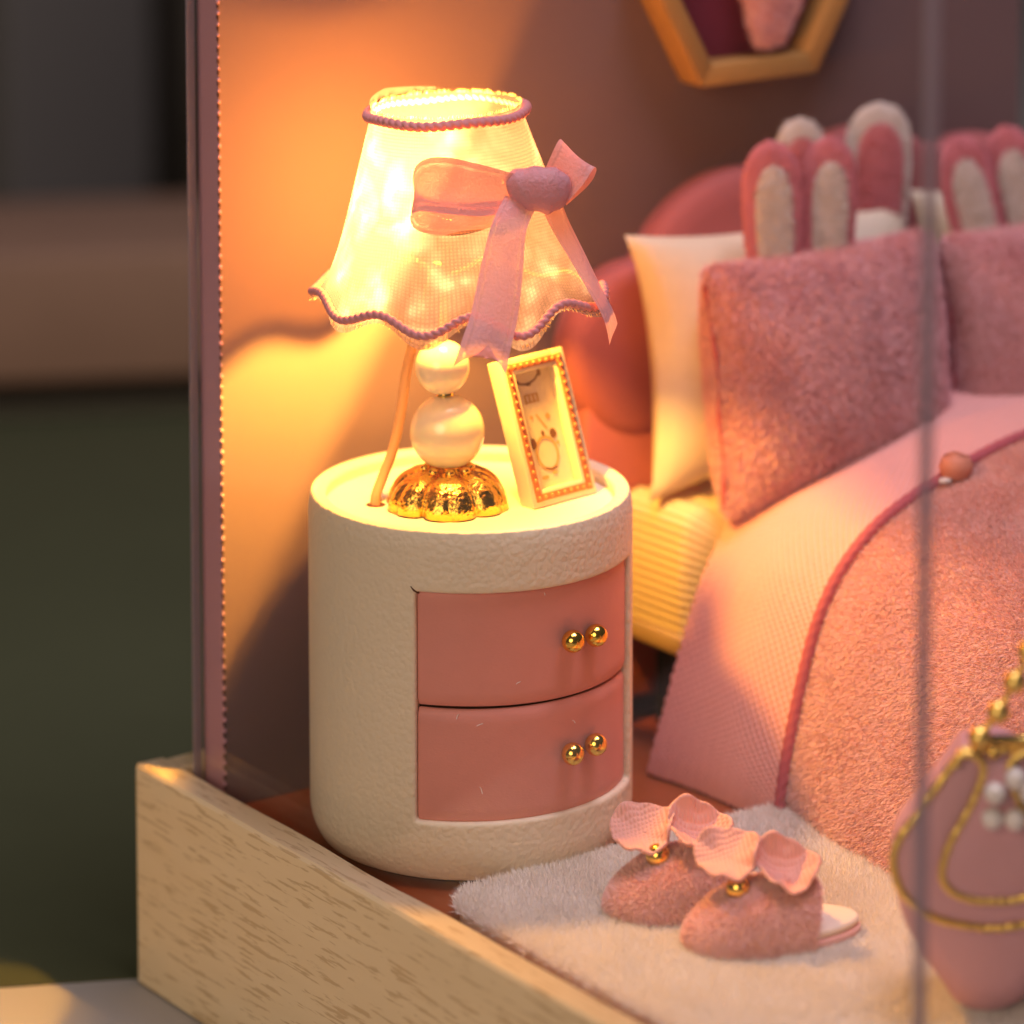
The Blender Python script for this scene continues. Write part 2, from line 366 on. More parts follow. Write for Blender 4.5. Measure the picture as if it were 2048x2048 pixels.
    lk(m, m2.outputs[0], nt.nodes['Material Output'].inputs[0]); return m
mat_shade = shade_mat()

# sheer ribbon with denser selvedges (UV.x runs across the ribbon 0..1)
def ribbon_mat():
    m = M('sheer_pink_ribbon', (.76, .40, .43), .35, spec=.5, sheen=.3, transl=.10)
    out = m.node_tree.nodes['Material Output']; last = out.inputs[0].links[0].from_socket
    sx = node(m, 'ShaderNodeSeparateXYZ'); lk(m, TC(m).outputs['UV'], sx.inputs[0])
    ab = node(m, 'ShaderNodeMath'); ab.operation = 'PINGPONG'; ab.inputs[1].default_value = .5; lk(m, sx.outputs[0], ab.inputs[0])
    rp = node(m, 'ShaderNodeValToRGB'); el = rp.color_ramp.elements
    el[0].position = 0.0; el[0].color = (.08,) * 3 + (1,); el[1].position = .5; el[1].color = (.07,) * 3 + (1,)
    for p_, c_ in ((.10, .05), (.115, .20), (.15, .20), (.17, .07)): e = el.new(p_); e.color = (c_,) * 3 + (1,)
    lk(m, ab.outputs[0], rp.inputs[0])
    tp = node(m, 'ShaderNodeBsdfTransparent'); ms = node(m, 'ShaderNodeMixShader')
    lk(m, rp.outputs[0], ms.inputs[0]); lk(m, last, ms.inputs[1]); lk(m, tp.outputs[0], ms.inputs[2]); lk(m, ms.outputs[0], out.inputs[0])
    bp = node(m, 'ShaderNodeTexNoise'); bp.inputs['Scale'].default_value = 28; lk(m, TC(m).outputs['Object'], bp.inputs['Vector'])
    bb = node(m, 'ShaderNodeBump'); bb.inputs['Strength'].default_value = .5; bb.inputs['Distance'].default_value = .02; lk(m, bp.outputs['Fac'], bb.inputs['Height']); lk(m, bb.outputs[0], P(m).inputs['Normal'])
    return m
mat_ribbon = ribbon_mat()
mat_knot = M('pink_ribbon_knot', (.70, .36, .42), .4, sheen=.4, spec=.5, bump=[('noise', 22, .7, .03)], transl=.2)

def emit(name, col, s):
    m = bpy.data.materials.new(name); m.use_nodes = True; nt = m.node_tree; nt.nodes.remove(nt.nodes['Principled BSDF'])
    e = node(m, 'ShaderNodeEmission'); e.inputs[0].default_value = (*col, 1); e.inputs[1].default_value = s; lk(m, e.outputs[0], nt.nodes['Material Output'].inputs[0]); return m
mat_led = emit('lit_led', (1, .62, .22), 14)

# ------------------------------------------------------------------ the setting: table, mat, things far behind
tb = box('table', (-90, 130, -60, 150, -4.0, -2.022), mat_table); tb['kind'] = 'structure'
dmat = np.array([.903, -.429]); nmat = np.array([.429, .903]); p0 = np.array([-3.5, 3.56])
def mat_pt(a, b): q = p0 + dmat * a + nmat * b; return q
cs = [mat_pt(-14, 0), mat_pt(16, 0), mat_pt(16, 23.0), mat_pt(-14, 23.0)]
v = [(*q, -2.02) for q in cs] + [(*q, -2.003) for q in cs]
cm_ = mk('cutting_mat', v, box_v(0, 1, 0, 1, 0, 1)[1], mat_mat, smooth=False)
tag(cm_, 'dark green cutting mat lying flat on the grey table behind the tray', 'cutting mat')
bk = box('backdrop', (-60, 140, 92, 93, -2.02, 90), mat_bgdark); bk['kind'] = 'structure'
def rot_box(name, c, half, z0, z1, ang, mat, bev=.15):
    v, f = box_v(-half[0], half[0], -half[1], half[1], z0, z1); v = np.array(v); ca, sa = math.cos(ang), math.sin(ang)
    w = v.copy(); w[:, 0] = c[0] + ca * v[:, 0] - sa * v[:, 1]; w[:, 1] = c[1] + sa * v[:, 0] + ca * v[:, 1]
    return bevel(mk(name, w, f, mat, None, False), bev)

# ------------------------------------------------------------------ wooden tray
tray = thing('wooden_tray', 'cream wooden tray with brown flecked sides holding the miniature bedroom', 'tray', (-2.1, -3, -2.0))
TX0, TX1, TY0, TY1, TZ = -2.26, 9.7, -9.3, 2.83, .35
def chip(o):     # slightly worn arrises
    o.data.update(); return o
def rail(b, axis):
    v, f = [], []
    x0, x1, y0, y1, z0, z1 = b; n = 160
    s = np.linspace(0, 1, n)
    prof = [(0, 0), (1, 0), (1, .985), (.93, 1), (.07, 1), (0, .985)]
    for k, q in enumerate(s):
        for (a, h) in prof:
            j = (noise3(np.array([[q * 40, a * 3, h * 2]]), 1.3, 3)[0]) * .012 if h > .9 else 0
            if axis == 'y': v.append((x0 + a * (x1 - x0) + j * .4, y0 + q * (y1 - y0), z0 + h * (z1 - z0) + j))
            else: v.append((x0 + q * (x1 - x0), y0 + a * (y1 - y0) + j * .4, z0 + h * (z1 - z0) + j))
    f = grid_faces(n, len(prof), False, True); m = len(prof)
    f.append(tuple(range(m))); f.append(tuple(range((n - 1) * m, n * m)))
    if axis == 'y': f = [tuple(reversed(q)) for q in f]
    return v, f
v, f = rail((TX0, TX0 + .34, TY0, TY1, -2.0, TZ), 'y'); o = mk('side_board', v, f, mat_wood, tray, False)
v, f = rail((TX0 + .342, TX1, TY1 - .34, TY1 - .002, -2.0, TZ - .003), 'x'); mk('side_board', v, f, mat_wood, tray, False)
v, f = rail((TX0 + .342, TX1, TY0 + .002, TY0 + .34, -2.0, TZ - .003), 'x'); mk('side_board', v, f, mat_wood, tray, False)
box('floor_board', (TX0 + .342, TX1 - .002, TY0 + .342, TY1 - .342, -.3, 0), mat_floor, tray)

# ------------------------------------------------------------------ back wall panel
WX0, WX1, WY = -1.69, 9.15, 2.0
wall = thing('wall_panel', 'mauve papered back wall panel with a perforated left edge', 'wall', (WX0, WY, 0))
v, f = box_v(WX0 + .004, WX1, WY, WY + .40, .004, 13); mk('papered_board', v, f, mat_wall, wall, False)
v, f = box_v(WX0, WX0 + .003, WY + .012, WY + .40, .006, 13); mk('edge_strip', v, f, mat_edge, wall, False)
vv, ff = [], []; z = .2
while z < 12.8:
    h = random.uniform(.045, .065); b, q = box_v(WX0 - .006, WX0 + .01, WY - .006, WY + .018, z, z + h)
    ff += [tuple(i + len(vv) for i in k) for k in q]; vv += b; z += .113
mk('perforation', vv, ff, mat_dark, wall, False, stuff=True)
vv, ff = [], []; z = .26
while z < 12.8:
    b, q = sphere((WX0 + .002, WY + .002, z), random.uniform(.016, .026), 8)
    ff += [tuple(i + len(vv) for i in k) for k in q]; vv += b.tolist(); z += .113
mk('paper_tooth', vv, ff, mat_edge, wall, True, stuff=True)

# ------------------------------------------------------------------ clear acrylic cover standing in the tray
acr = thing('acrylic_cover', 'clear acrylic dust cover standing around the miniature room', 'dust cover', (-1.9, -3, 0))
box('panel', (-1.872, -1.775, -8.90, 2.30, .002, 13), mat_acr, acr)
box('panel', (-1.773, 9.2, -8.90, -8.73, .002, 13), mat_acr, acr)
box('panel_edge', (-1.872, -1.775, 2.303, 2.330, .002, 13), mat_acr_edge, acr, bev=.008)
box('panel_edge', (-1.885, -1.765, -8.945, -8.903, .002, 13), mat_acr_edge, acr, bev=.008)

# ------------------------------------------------------------------ nightstand
CD = np.array([-.5697, -.8219]); RD = np.array([.8219, -.5697])      # towards the viewer's side / to its right
def ang(phi, R):
    p = math.radians(phi); return CD * math.cos(p) * R + RD * math.sin(p) * R
ns = thing('nightstand', 'round cream leather nightstand with two curved pink drawers', 'nightstand', (0, 0, 0))
NR, NH, NT = 1.625, 3.60, .16
A0, A1, Z0, Z1, ZM = -19.5, 77.0, .69, 2.985, 1.828
angs = np.concatenate([np.linspace(A0, A1, 70), np.linspace(A1, A0 + 360, 150)[1:-1]])
zs = np.concatenate([np.linspace(.06, Z0, 12), np.linspace(Z0, Z1, 26)[1:], np.linspace(Z1, NH, 9)[1:]])
def nr(z):
    r = NR
    if z < .45: r -= .16 * ((.45 - z) / .45) ** 2.2
    if z > NH - .25: r -= .035 * ((z - NH + .25) / .25) ** 2
    return r
V = []; na, nz_ = len(angs), len(zs)
for a in angs:
    for z in zs:
        w = .012 * math.sin(3 * math.radians(a) + 1) if Z0 < z < Z1 + .01 else 0
        p = ang(a, nr(z)); V.append((p[0], p[1], z))
V = np.array(V); V[:, 2] += .008 * noise3(V, 1.6, 11); rr_ = 1 + .004 * noise3(V, 2.2, 12); V[:, 0] *= rr_; V[:, 1] *= rr_
F = []
for i in range(na):
    for j in range(nz_ - 1):
        i2 = (i + 1) % na
        if i < 69 and Z0 - 1e-4 <= zs[j] and zs[j + 1] <= Z1 + 1e-4: continue
        F.append((i * nz_ + j, i2 * nz_ + j, i2 * nz_ + j + 1, i * nz_ + j + 1))
body = mk('body', V, F, mat_leather, ns)
so = body.modifiers.new('thick', 'SOLIDIFY'); so.thickness = NT; so.offset = -1
bevel(body, .058, 4, 50)
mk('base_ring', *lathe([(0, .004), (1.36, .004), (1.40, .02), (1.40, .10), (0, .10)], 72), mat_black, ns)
mk('inner_drum', *lathe([(0, .12), (1.30, .12), (1.30, 3.35), (0, 3.35)], 72), mat_seam, ns, False)
TOPZ = 3.45
mk('top_disc', *lathe([(0, TOPZ), (1.2, TOPZ), (1.43, TOPZ), (1.47, TOPZ - .02), (1.47, TOPZ - .1), (0, TOPZ - .1)], 96), mat_disc, ns, False)
pz = ang(214, NR - NT - .002); d_ = np.array([-pz[1], pz[0]]) / np.linalg.norm(pz)
mk('seam', *tube([(pz[0], pz[1], TOPZ - .02), (pz[0], pz[1], NH - .07)], .012, 6), mat_seam, ns)
mk('seam', *tube([(*ang(A0 - 1.4, NR - .004), Z1 + .052), (*ang(A0 - .3, NR - .01), Z1 + .015), (*ang(A0 + .9, NR - .05), Z1 - .02)], [.006, .013, .012], 6), mat_seam, ns)
mk('wire_hole', *lathe([(0, TOPZ + .004), (.085, TOPZ + .003), (.10, TOPZ + .001)], 20, (-.86, .42, 0)), mat_seam, ns)
def drawer(z0, z1):
    n1, n2 = 70, 16; vs = []
    for a in np.linspace(A0 + .2, A1 - .2, n1):
        for z in np.linspace(z0, z1, n2):
            e = min(z - z0, z1 - z); r = 1.575 - .03 * max(0, 1 - e / .07) ** 2
            p = ang(a, r); vs.append((p[0], p[1], z))
    vs = np.array(vs); vs[:, 2] += .009 * noise3(vs, 3, int(z0 * 10)); vs[:, :2] *= (1 + .0045 * noise3(vs, 2.4, int(z0 * 10) + 1))[:, None]
    o = mk('drawer', vs, grid_faces(n1, n2), mat_drawer, ns)
    s = o.modifiers.new('thick', 'SOLIDIFY'); s.thickness = .10; s.offset = -1; bevel(o, .02, 2, 50)
    return o
dr = [drawer(ZM + .006, Z1 + .03), drawer(Z0 - .03, ZM - .006)]
for o, zk in zip(dr, (2.422, 1.287)):
    for ph, dz in ((36.8, 0), (47.6, .02 if zk < 2 else -.01)):
        p = ang(ph, 1.66); mk('knob', *sphere((p[0], p[1], zk + dz), .113, 24), mat_gold, o)
        q0 = ang(ph, 1.56); mk('knob_pin', *tube([(*q0, zk + dz), (*p, zk + dz)], .04, 8), mat_gold, o)
# a few stray fibres caught on the leather
for (ph, z, l, sl) in ((-5, 1.73, .05, .6), (2, 1.66, .025, 2.0), (4, .98, .07, -.8), (16, 2.06, .02, 1.5), (27, 2.91, .03, -.4), (40, 1.56, .035, -1.2)):
    p = ang(ph, 1.585); q_ = ang(ph + .5 * sl, 1.589); t_ = ang(ph + 1.1 * sl, 1.585)
    mk('lint', *tube([(*p, z), (*q_, z + l * .7), (*t_, z + l)], .0035, 5), mat_rug_hair, ns)

# ------------------------------------------------------------------ table lamp
LB = np.array([-.28, 0.0, TOPZ])
lamp = thing('table_lamp', 'lit table lamp with sheer scalloped shade, pearl stem and gold flower base', 'lamp', tuple(LB))
# gold flower base
npet = 6; vs = []; n1, n2 = 240, 22
ph0 = math.atan2(CD[1], CD[0]) + .05
for i in range(n1):
    th = 2 * math.pi * i / n1; u = ((th - ph0) / (2 * math.pi / npet)) % 1.0; u = (u - round(u)) * 2     # -1..1 inside a petal
    lobe = max(0.0, 1 - abs(u) ** 2.6) ** .5
    R = .475 + .150 * lobe - .022 * math.exp(-(u / .2) ** 2)
    for j in range(n2):
        t = j / (n2 - 1)                           # 0 = neck, 1 = rim
        r = .15 + (R - .15) * t ** .8
        zz = .36 * (1 - t ** 2.3) ** .62 * (.80 + .20 * lobe) + .02
        zz += -.012 * math.exp(-(u / .25) ** 2) * t
        if t > .9: zz -= .0; r += .012 * (t - .9) / .1
        vs.append((r * math.cos(th), r * math.sin(th), zz))
    vs.append((R * .97 * math.cos(th), R * .97 * math.sin(th), .002))
vs = np.array(vs) + LB
mk('flower_base', vs, grid_faces(n1, n2 + 1, True), mat_gold_h, lamp)
mk('neck', *lathe([(.0, .30), (.17, .30), (.15, .40), (.20, .43), (.20, .46), (.0, .46)], 32, LB), mat_gold, lamp)
for k in range(8):
    a = k * math.pi / 4 + .3; mk('neck_bead', *sphere(LB + np.array([.225 * math.cos(a), .225 * math.sin(a), .385]), .055, 12, (1, 1, .8)), mat_gold, lamp)
mk('pearl_bead', *sphere((-.28, 0, 4.20), .375, 40), mat_pearl, lamp)
mk('collar', *lathe([(.0, 4.53), (.075, 4.54), (.085, 4.58), (.075, 4.62), (0, 4.63)], 20, (-.30, .01, 0)), mat_gold, lamp)
mk('pearl_bead', *sphere((-.325, .02, 4.86), .275, 36), mat_pearl, lamp)
mk('stem', *tube([(-.325, .02, 5.08), (-.30, .0, 5.6), (-.28, 0, 6.35)], .05, 12), mat_wire, lamp)
wp_ = smooth_path([(-.86, .42, 3.40), (-.84, .45, 3.52), (-.72, .50, 3.70), (-.60, .5, 3.95), (-.52, .48, 4.3), (-.46, .44, 4.8), (-.40, .30, 5.3), (-.32, .1, 5.9)], 40)
mk('wire', *tube(wp_, .052, 10), mat_wire, lamp)
LED = np.array([-.28, 0, 6.72])
mk('led_chip', *sphere(LED + np.array([0, 0, .22]), .085, 16, (1, 1, 1.3)), mat_led, lamp)
# shade
SB = np.array([-.17, -.08, 5.53]); ST = np.array([-.28, 0, 7.47])
NSC = 9; phs = math.radians(-15)
def shade_pt(ph, t, off=0.0):
    """ph measured from the viewer's side, t = 0 top .. 1 hem"""
    c = ST + (SB - ST) * t; t = max(t, 0.0)
    wv = math.cos(NSC * (ph - phs))
    amp = .085 + .03 * math.sin(2 * ph + .6)
    lift = .16 * math.exp(-((ph - math.radians(68)) / .30) ** 2) + .10 * math.exp(-((ph + math.radians(92)) / .3) ** 2)
    r = .735 + (1.36 - .735) * t ** 1.05 + .035 * t ** 10 * (1 + .9 * wv) + .10 * t ** 8 * lift / .16 + off
    z = c[2] + (-amp * wv * 1.15 + lift) * t ** 5
    d = CD * math.cos(ph) + RD * math.sin(ph)
    tilt = .03 * math.sin(ph) * (1 - t)
    return np.array([c[0] + d[0] * r, c[1] + d[1] * r, z + tilt])
n1, n2 = 432, 46; vs = []; uv = []
for i in range(n1 + 1):
    ph = 2 * math.pi * i / n1
    phx = ((ph + math.pi) % (2 * math.pi)) - math.pi
    for j in range(n2):
        t = j / (n2 - 1) * 1.035 - .015
        vs.append(shade_pt(phx, min(max(t, -.02), 1.02))); uv.append((ph * 1.05, t * 2.1))
vs = np.array(vs); k = noise3(vs, 3.2, 21) * .012; rad = vs[:, :2] - np.array([-.2, -.03]); rad /= np.linalg.norm(rad, axis=1)[:, None]; vs[:, :2] += rad * k[:, None]
vs[-n2:] = vs[:n2]
sh = mk('shade', vs, grid_faces(n1 + 1, n2), mat_shade, lamp)
ul = sh.data.uv_layers.new(name='UVMap'); li = np.zeros(len(sh.data.loops), np.int32); sh.data.loops.foreach_get('vertex_index', li)
ul.data.foreach_set('uv', np.array(uv, np.float32)[li].ravel())
# overlapping fabric end peeking over the back of the top opening
fl = []
for i in range(14):
    ph = math.radians(-172 + i * 6.5)
    for j in range(4):
        q = shade_pt(ph, .08 - j * .034, .02); q[2] += .10 * (j / 3) * (1 - .6 * abs(i - 7) / 7); fl.append(q)
mk('fabric_overlap', fl, grid_faces(14, 4), mat_shade, sh)
phs_ = np.linspace(-math.pi, math.pi, 361)[:-1]
cord_t = [shade_pt(a, .016, .042) + np.array([0, 0, .010 * math.sin(5 * a)]) for a in phs_]
mk('top_cord', *tube(smooth_path(cord_t, 900, True), .046, 12, True, 2, .08, .22), mat_cord, lamp)
cord_b = [shade_pt(a, .965, .04) for a in phs_]
mk('hem_cord', *tube(smooth_path(cord_b, 1500, True), .041, 12, True, 2, .075, .22), mat_cord, lamp)
# frayed threads at hem and top edge
mat_thread = M('frayed_thread', (.85, .66, .48), .7, transl=.5)
pt, nm = [], []
for k in range(420):
    a = rng.uniform(-math.pi, math.pi); w_ = 1.0 + 1.6 * math.exp(-((a - 1.15) / .3) ** 2)
    pt.append(shade_pt(a, 1.0)); q = shade_pt(a, 1.02) - shade_pt(a, .97); nm.append(q / np.linalg.norm(q) + np.array([0, 0, -.2]))
fur('hem_fringe', np.array(pt), np.array(nm), .055, .008, (0, 0, -.1), mat_thread, lamp, jit=.45)
pt, nm = [], []
for k in range(500):
    a = rng.uniform(-math.pi, math.pi); pt.append(shade_pt(a, -.01)); nm.append((0, 0, 1.))
fur('top_fringe', np.array(pt), np.array(nm), .05, .010, (0, 0, .1), mat_thread, lamp, jit=.4)
# lamp light: the LED is a chip that throws most of its light to one side, the rest all round
def lamp_light(kind, name, power, radius, **kw):
    d = bpy.data.lights.new(name, kind); d.energy = power; d.color = (1.0, .47, .056); d.shadow_soft_size = radius
    o = bpy.data.objects.new(name, d); COL.objects.link(o); o.location = LED
    return d, o
lamp_light('POINT', 'led_glow', 3000, .20)
d, o = lamp_light('SPOT', 'led_beam', 5600, .15)
d.spot_size = math.radians(179.5); d.spot_blend = .03
o.rotation_euler = Vector((-.68, .61, .39)).to_track_quat('-Z', 'Y').to_euler()

# ---- ribbon bow tied on the shade
fx = np.array([CD[0] * 1.0, CD[1] * 1.0, 0]); rx = np.array([RD[0], RD[1], 0]); uz = np.array([0, 0, 1.0])
K0 = np.array([.093, -1.014, 6.814])
ku, kd = (K0 @ rx), (K0 @ fx)
def bp(x, y, d):      # drafting units: 1 cm = 197, knot centre at (1075, 372); d = distance in front of the knot's point on the shade
    return rx * (ku + (x - 1075) / 197) + fx * (kd + d) + uz * (K0[2] + (372 - y) / 190 + .27 * (d - .26))
def strip(name, A, B, mat, parent, n=60, m=9, belly=.02, notch=0, thick=.006):
    A = smooth_path(A, n); B = smooth_path(B, n); vs = []; uv = []
    for i in range(n):
        t = i / (n - 1)
        ta = A[min(i + 1, n - 1)] - A[max(i - 1, 0)]; w = B[i] - A[i]; nn = np.cross(ta, w); nn /= np.linalg.norm(nn) + 1e-9
        for j in range(m):
            s = j / (m - 1); p = A[i] + w * s + nn * belly * math.sin(math.pi * s) + nn * .008 * math.sin(9 * t + 5 * s)
            if notch and i >= n - 8: p = p - (ta / (np.linalg.norm(ta) + 1e-9)) * notch * ((i - n + 8) / 7) * (1 - abs(2 * s - 1)) 
            vs.append(p); uv.append((s, t * 3))
    o = mk(name, vs, grid_faces(n, m), mat, parent)
    ul = o.data.uv_layers.new(name='UVMap'); li = np.zeros(len(o.data.loops), np.int32); o.data.loops.foreach_get('vertex_index', li)
    ul.data.foreach_set('uv', np.array(uv, np.float32)[li].ravel())
    return o
# knot: a soft wrapped band, narrow at the left, full at the right
kv, kf = sphere((0, 0, 0), 1, 40)
kk = []
for q in kv:
    x, y, z = q; sx_ = abs(x) ** .8 * (1 if x > 0 else -1); wz = .22 + .06 * x - .05 * x * x
    x_ = sx_ * .33; z_ = abs(z) ** .8 * (1 if z > 0 else -1) * wz + .05 * x * x; d_ = y * .15
    kk.append(rx * (ku + x_ - .02 + .10 * z_) + fx * (kd + .26 - d_) + uz * (K0[2] + z_ + .02 - .05 * x))
kc = np.array(kk).mean(0); fold = 1 + .045 * np.sin(13 * kv[:, 0] + 2.2 * kv[:, 2] + 1.5 * np.sin(3 * kv[:, 2])) * (1 - kv[:, 0] ** 2)
kk = kc + (np.array(kk) - kc) * fold[:, None]; kk += ((noise3(kk, 10, 5) * .008)[:, None]) * fx + (noise3(kk, 16, 6) * .004)[:, None] * uz
bow = mk('bow', kk, kf, mat_knot, lamp)
bow['label'] = 'pink sheer ribbon bow tied on the shade'
# left loop (goes out, folds round and comes back underneath)
strip('ribbon_loop', [bp(1050, 345, .28), bp(970, 325, .46), bp(900, 312, .58), bp(858, 318, .60), bp(838, 340, .55), bp(846, 372, .45), bp(905, 392, .42), bp(985, 390, .36), bp(1040, 385, .24)],
      [bp(1050, 405, .28), bp(970, 420, .46), bp(895, 416, .58), bp(850, 412, .60), bp(833, 425, .55), bp(846, 446, .45), bp(905, 455, .42), bp(985, 440, .36), bp(1040, 415, .24)], mat_ribbon, bow, belly=-.03)
# right loop
strip('ribbon_loop', [bp(1080, 350, .24), bp(1100, 305, .22), bp(1115, 275, .14), bp(1122, 280, .02), bp(1116, 302, -.04), bp(1098, 340, .0)],
      [bp(1122, 402, .24), bp(1160, 360, .22), bp(1183, 326, .14), bp(1186, 335, .02), bp(1172, 358, -.04), bp(1130, 395, .0)], mat_ribbon, bow, belly=.02)
# tails
strip('ribbon_tail', [bp(1012, 380, .32), bp(985, 440, .50), bp(965, 520, .64), bp(948, 600, .80), bp(928, 660, .94), bp(914, 702, 1.0)],
      [bp(1072, 402, .30), bp(1052, 450, .46), bp(1045, 530, .58), bp(1036, 610, .74), bp(1022, 670, .88), bp(1012, 718, .94)], mat_ribbon, bow, belly=.03, notch=.26)
strip('ribbon_tail', [bp(1085, 410, .20), bp(1108, 455, .20), bp(1145, 512, .20), bp(1175, 562, .20), bp(1200, 612, .18), bp(1212, 660, .16)],
      [bp(1122, 392, .10), bp(1138, 432, .04), bp(1172, 500, .0), bp(1198, 548, -.02), bp(1220, 590, -.06), bp(1228, 618, -.08)], mat_ribbon, bow, belly=.01)

# ------------------------------------------------------------------ small picture frame leaning on the nightstand top
pf = thing('picture_frame', 'tiny ivory picture frame with copper ornament leaning beside the lamp', 'picture frame', (.76, -.55, TOPZ))
F0 = np.array([.32, -.655, TOPZ + .012]); ex = np.array([.92, .135, .0]); ex /= np.linalg.norm(ex)
lean_ = math.radians(20); ny = np.array([-ex[1], ex[0], 0]); ey = ny * math.sin(lean_) + uz * math.cos(lean_); ez = np.cross(ex, ey)   # ez points to the front
FW, FH, FT = .88, 1.50, .19
def fp(a, b, c): return F0 + ex * a + ey * b + ez * (c - 0)
def fbox(name, a0, a1, b0, b1, c0, c1, mat, parent, bev=.012):
    v, f = box_v(a0, a1, b0, b1, c0, c1); v = np.array([fp(*q) for q in v]); o = mk(name, v, f, mat, parent, False)
    return bevel(o, bev, 2) if bev else o
bw = .165
fbox('frame_rail', 0, bw, 0, FH, -FT, 0, mat_frame, pf); fbox('frame_rail', FW - bw, FW, 0, FH, -FT, 0, mat_frame, pf)
fbox('frame_rail', bw - .004, FW - bw + .004, 0, bw, -FT + .002, -.002, mat_frame, pf); fbox('frame_rail', bw - .004, FW - bw + .004, FH - bw, FH, -FT + .002, -.002, mat_frame, pf)
fbox('ornament_band', .05, .13, .05, FH - .05, -.01, .010, mat_framepat, pf, .004); fbox('ornament_band', FW - .13, FW - .05, .05, FH - .05, -.01, .010, mat_framepat, pf, .004)
fbox('ornament_band', .131, FW - .131, .055, .125, -.01, .009, mat_framepat, pf, .004); fbox('ornament_band', .131, FW - .131, FH - .125, FH - .055, -.01, .009, mat_framepat, pf, .004)
vv, ff = [], []
for k in range(46):
    per = 2 * (FW - .18) + 2 * (FH - .18); s_ = k / 46 * per; w_, h_ = FW - .18, FH - .18
    if s_ < w_: a, b = .09 + s_, .09
    elif s_ < w_ + h_: a, b = .09 + w_, .09 + s_ - w_
    elif s_ < 2 * w_ + h_: a, b = .09 + w_ - (s_ - w_ - h_), .09 + h_
    else: a, b = .09, .09 + h_ - (s_ - 2 * w_ - h_)
    q, g = sphere(fp(a, b, .012), .02, 8); ff += [tuple(i + len(vv) for i in t) for t in g]; vv += q.tolist()
mk('ornament_bead', vv, ff, M('copper_bead', (.62, .25, .09), .5), pf, True, stuff=True)
pic = fbox('picture', bw - .01, FW - bw + .01, bw - .01, FH - bw + .01, -FT + .02, -.10, mat_print, pf, 0)
def flat(name, polys, mat, c=-.096, each=False):
    if each:
        for p_ in polys: flat(name, [p_], mat, c)
        return
    vv, ff = [], []
    for p_ in polys:
        i0 = len(vv); vv += [fp(a, b, c) for a, b in p_]; ff.append(tuple(range(i0, i0 + len(p_))))
    return mk(name, vv, ff, mat, pic, False)
def ell(a, b, ra, rb, n=20, rot=0): return [(a + ra * math.cos(t) * math.cos(rot) - rb * math.sin(t) * math.sin(rot), b + ra * math.cos(t) * math.sin(rot) + rb * math.sin(t) * math.cos(rot)) for t in np.linspace(0, 2 * math.pi, n, endpoint=False)]
def line(a0, b0, a1, b1, w): 
    d = np.array([a1 - a0, b1 - b0]); d /= np.linalg.norm(d); n_ = np.array([-d[1], d[0]]) * w / 2
    return [(a0 + n_[0], b0 + n_[1]), (a0 - n_[0], b0 - n_[1]), (a1 - n_[0], b1 - n_[1]), (a1 + n_[0], b1 + n_[1])]
gar = [(.20, 1.29), (.27, 1.235), (.35, 1.215), (.43, 1.22), (.50, 1.245), (.56, 1.30)]
flat('garland_print', [line(*gar[i], *gar[i + 1], .022) for i in range(5)] + [ell(.245, 1.245, .03, .025), ell(.57, 1.305, .025, .04), ell(.40, 1.21, .035, .02)], mat_ink3)
flat('lettering_print', [line(.31 + .055 * k, 1.02, .31 + .055 * k, 1.11, .03) for k in range(4)] + [line(.30, 1.105, .48, 1.105, .014), line(.30, 1.03, .48, 1.03, .014)], mat_ink2, -.095)
ring = []
for k in range(24):
    t0_, t1_ = 2 * math.pi * k / 24, 2 * math.pi * (k + 1) / 24
    ring.append([(.43 + .125 * math.cos(t0_), .50 + .15 * math.sin(t0_)), (.43 + .155 * math.cos(t0_), .50 + .18 * math.sin(t0_)), (.43 + .155 * math.cos(t1_), .50 + .18 * math.sin(t1_)), (.43 + .125 * math.cos(t1_), .50 + .15 * math.sin(t1_))])
flat('figure_print', ring + [line(.40, .90, .50, .74, .02), ell(.55, .86, .03, .03), ell(.60, .58, .02, .02), ell(.47, .30, .04, .02), ell(.33, .27, .05, .02), ell(.33, .88, .02, .02)], mat_ink2, -.0945)
flat('spot_print', [ell(.275, .62, .04, .055), ell(.565, .68, .045, .05), ell(.43, .70, .022, .03), line(.36, .36, .44, .335, .02), line(.44, .335, .52, .35, .02)], mat_ink, -.0935, True)

# ------------------------------------------------------------------ bed
bed = thing('bed', 'pink miniature bed with scalloped headboard and cream ribbed mattress', 'bed', (6, -2, 0))
BX = 3.08
# headboard: rounded lobes like a shell
def lobe_outline():
    pts = []
    circ = [(3.42, 4.25, .98), (4.85, 4.40, 1.62), (6.2, 4.6, 1.7), (7.6, 4.40, 1.62), (9.0, 4.25, .98)]
    for x in np.linspace(2.44, 9.96, 300):
        z = max([c[1] + math.sqrt(max(0, c[2] ** 2 - (x - c[0]) ** 2)) if abs(x - c[0]) < c[2] else 0 for c in circ]); pts.append((x, z))
    return pts
def lobe(c, r, y0, y1, name):
    a = np.linspace(0, 2 * np.pi, 72, endpoint=False); prof = [(0, y0), (r * .80, y0 - .02), (r * .93, y0 + .02), (r * .985, y0 + .08), (r, y0 + .17), (r, y1), (0, y1)]
    vs = [(c[0] + q[0] * math.cos(t), q[1], c[1] + q[0] * math.sin(t)) for t in a for q in prof]
    return mk(name, vs, [tuple(reversed(k)) for k in grid_faces(72, len(prof), True)], mat_head, bed)
for i, (cx, cz, r) in enumerate(((3.42, 4.15, .98), (4.86, 4.36, 1.62), (6.55, 4.5, 1.75), (8.2, 4.36, 1.62))):
    lobe((cx, cz), r, 1.58 + .02 * (i % 2), 1.985 - .003 * i, 'headboard_lobe')
box('headboard_base', (2.62, 9.0, 1.60, 1.97, .3, 3.9), mat_head, bed, .06)
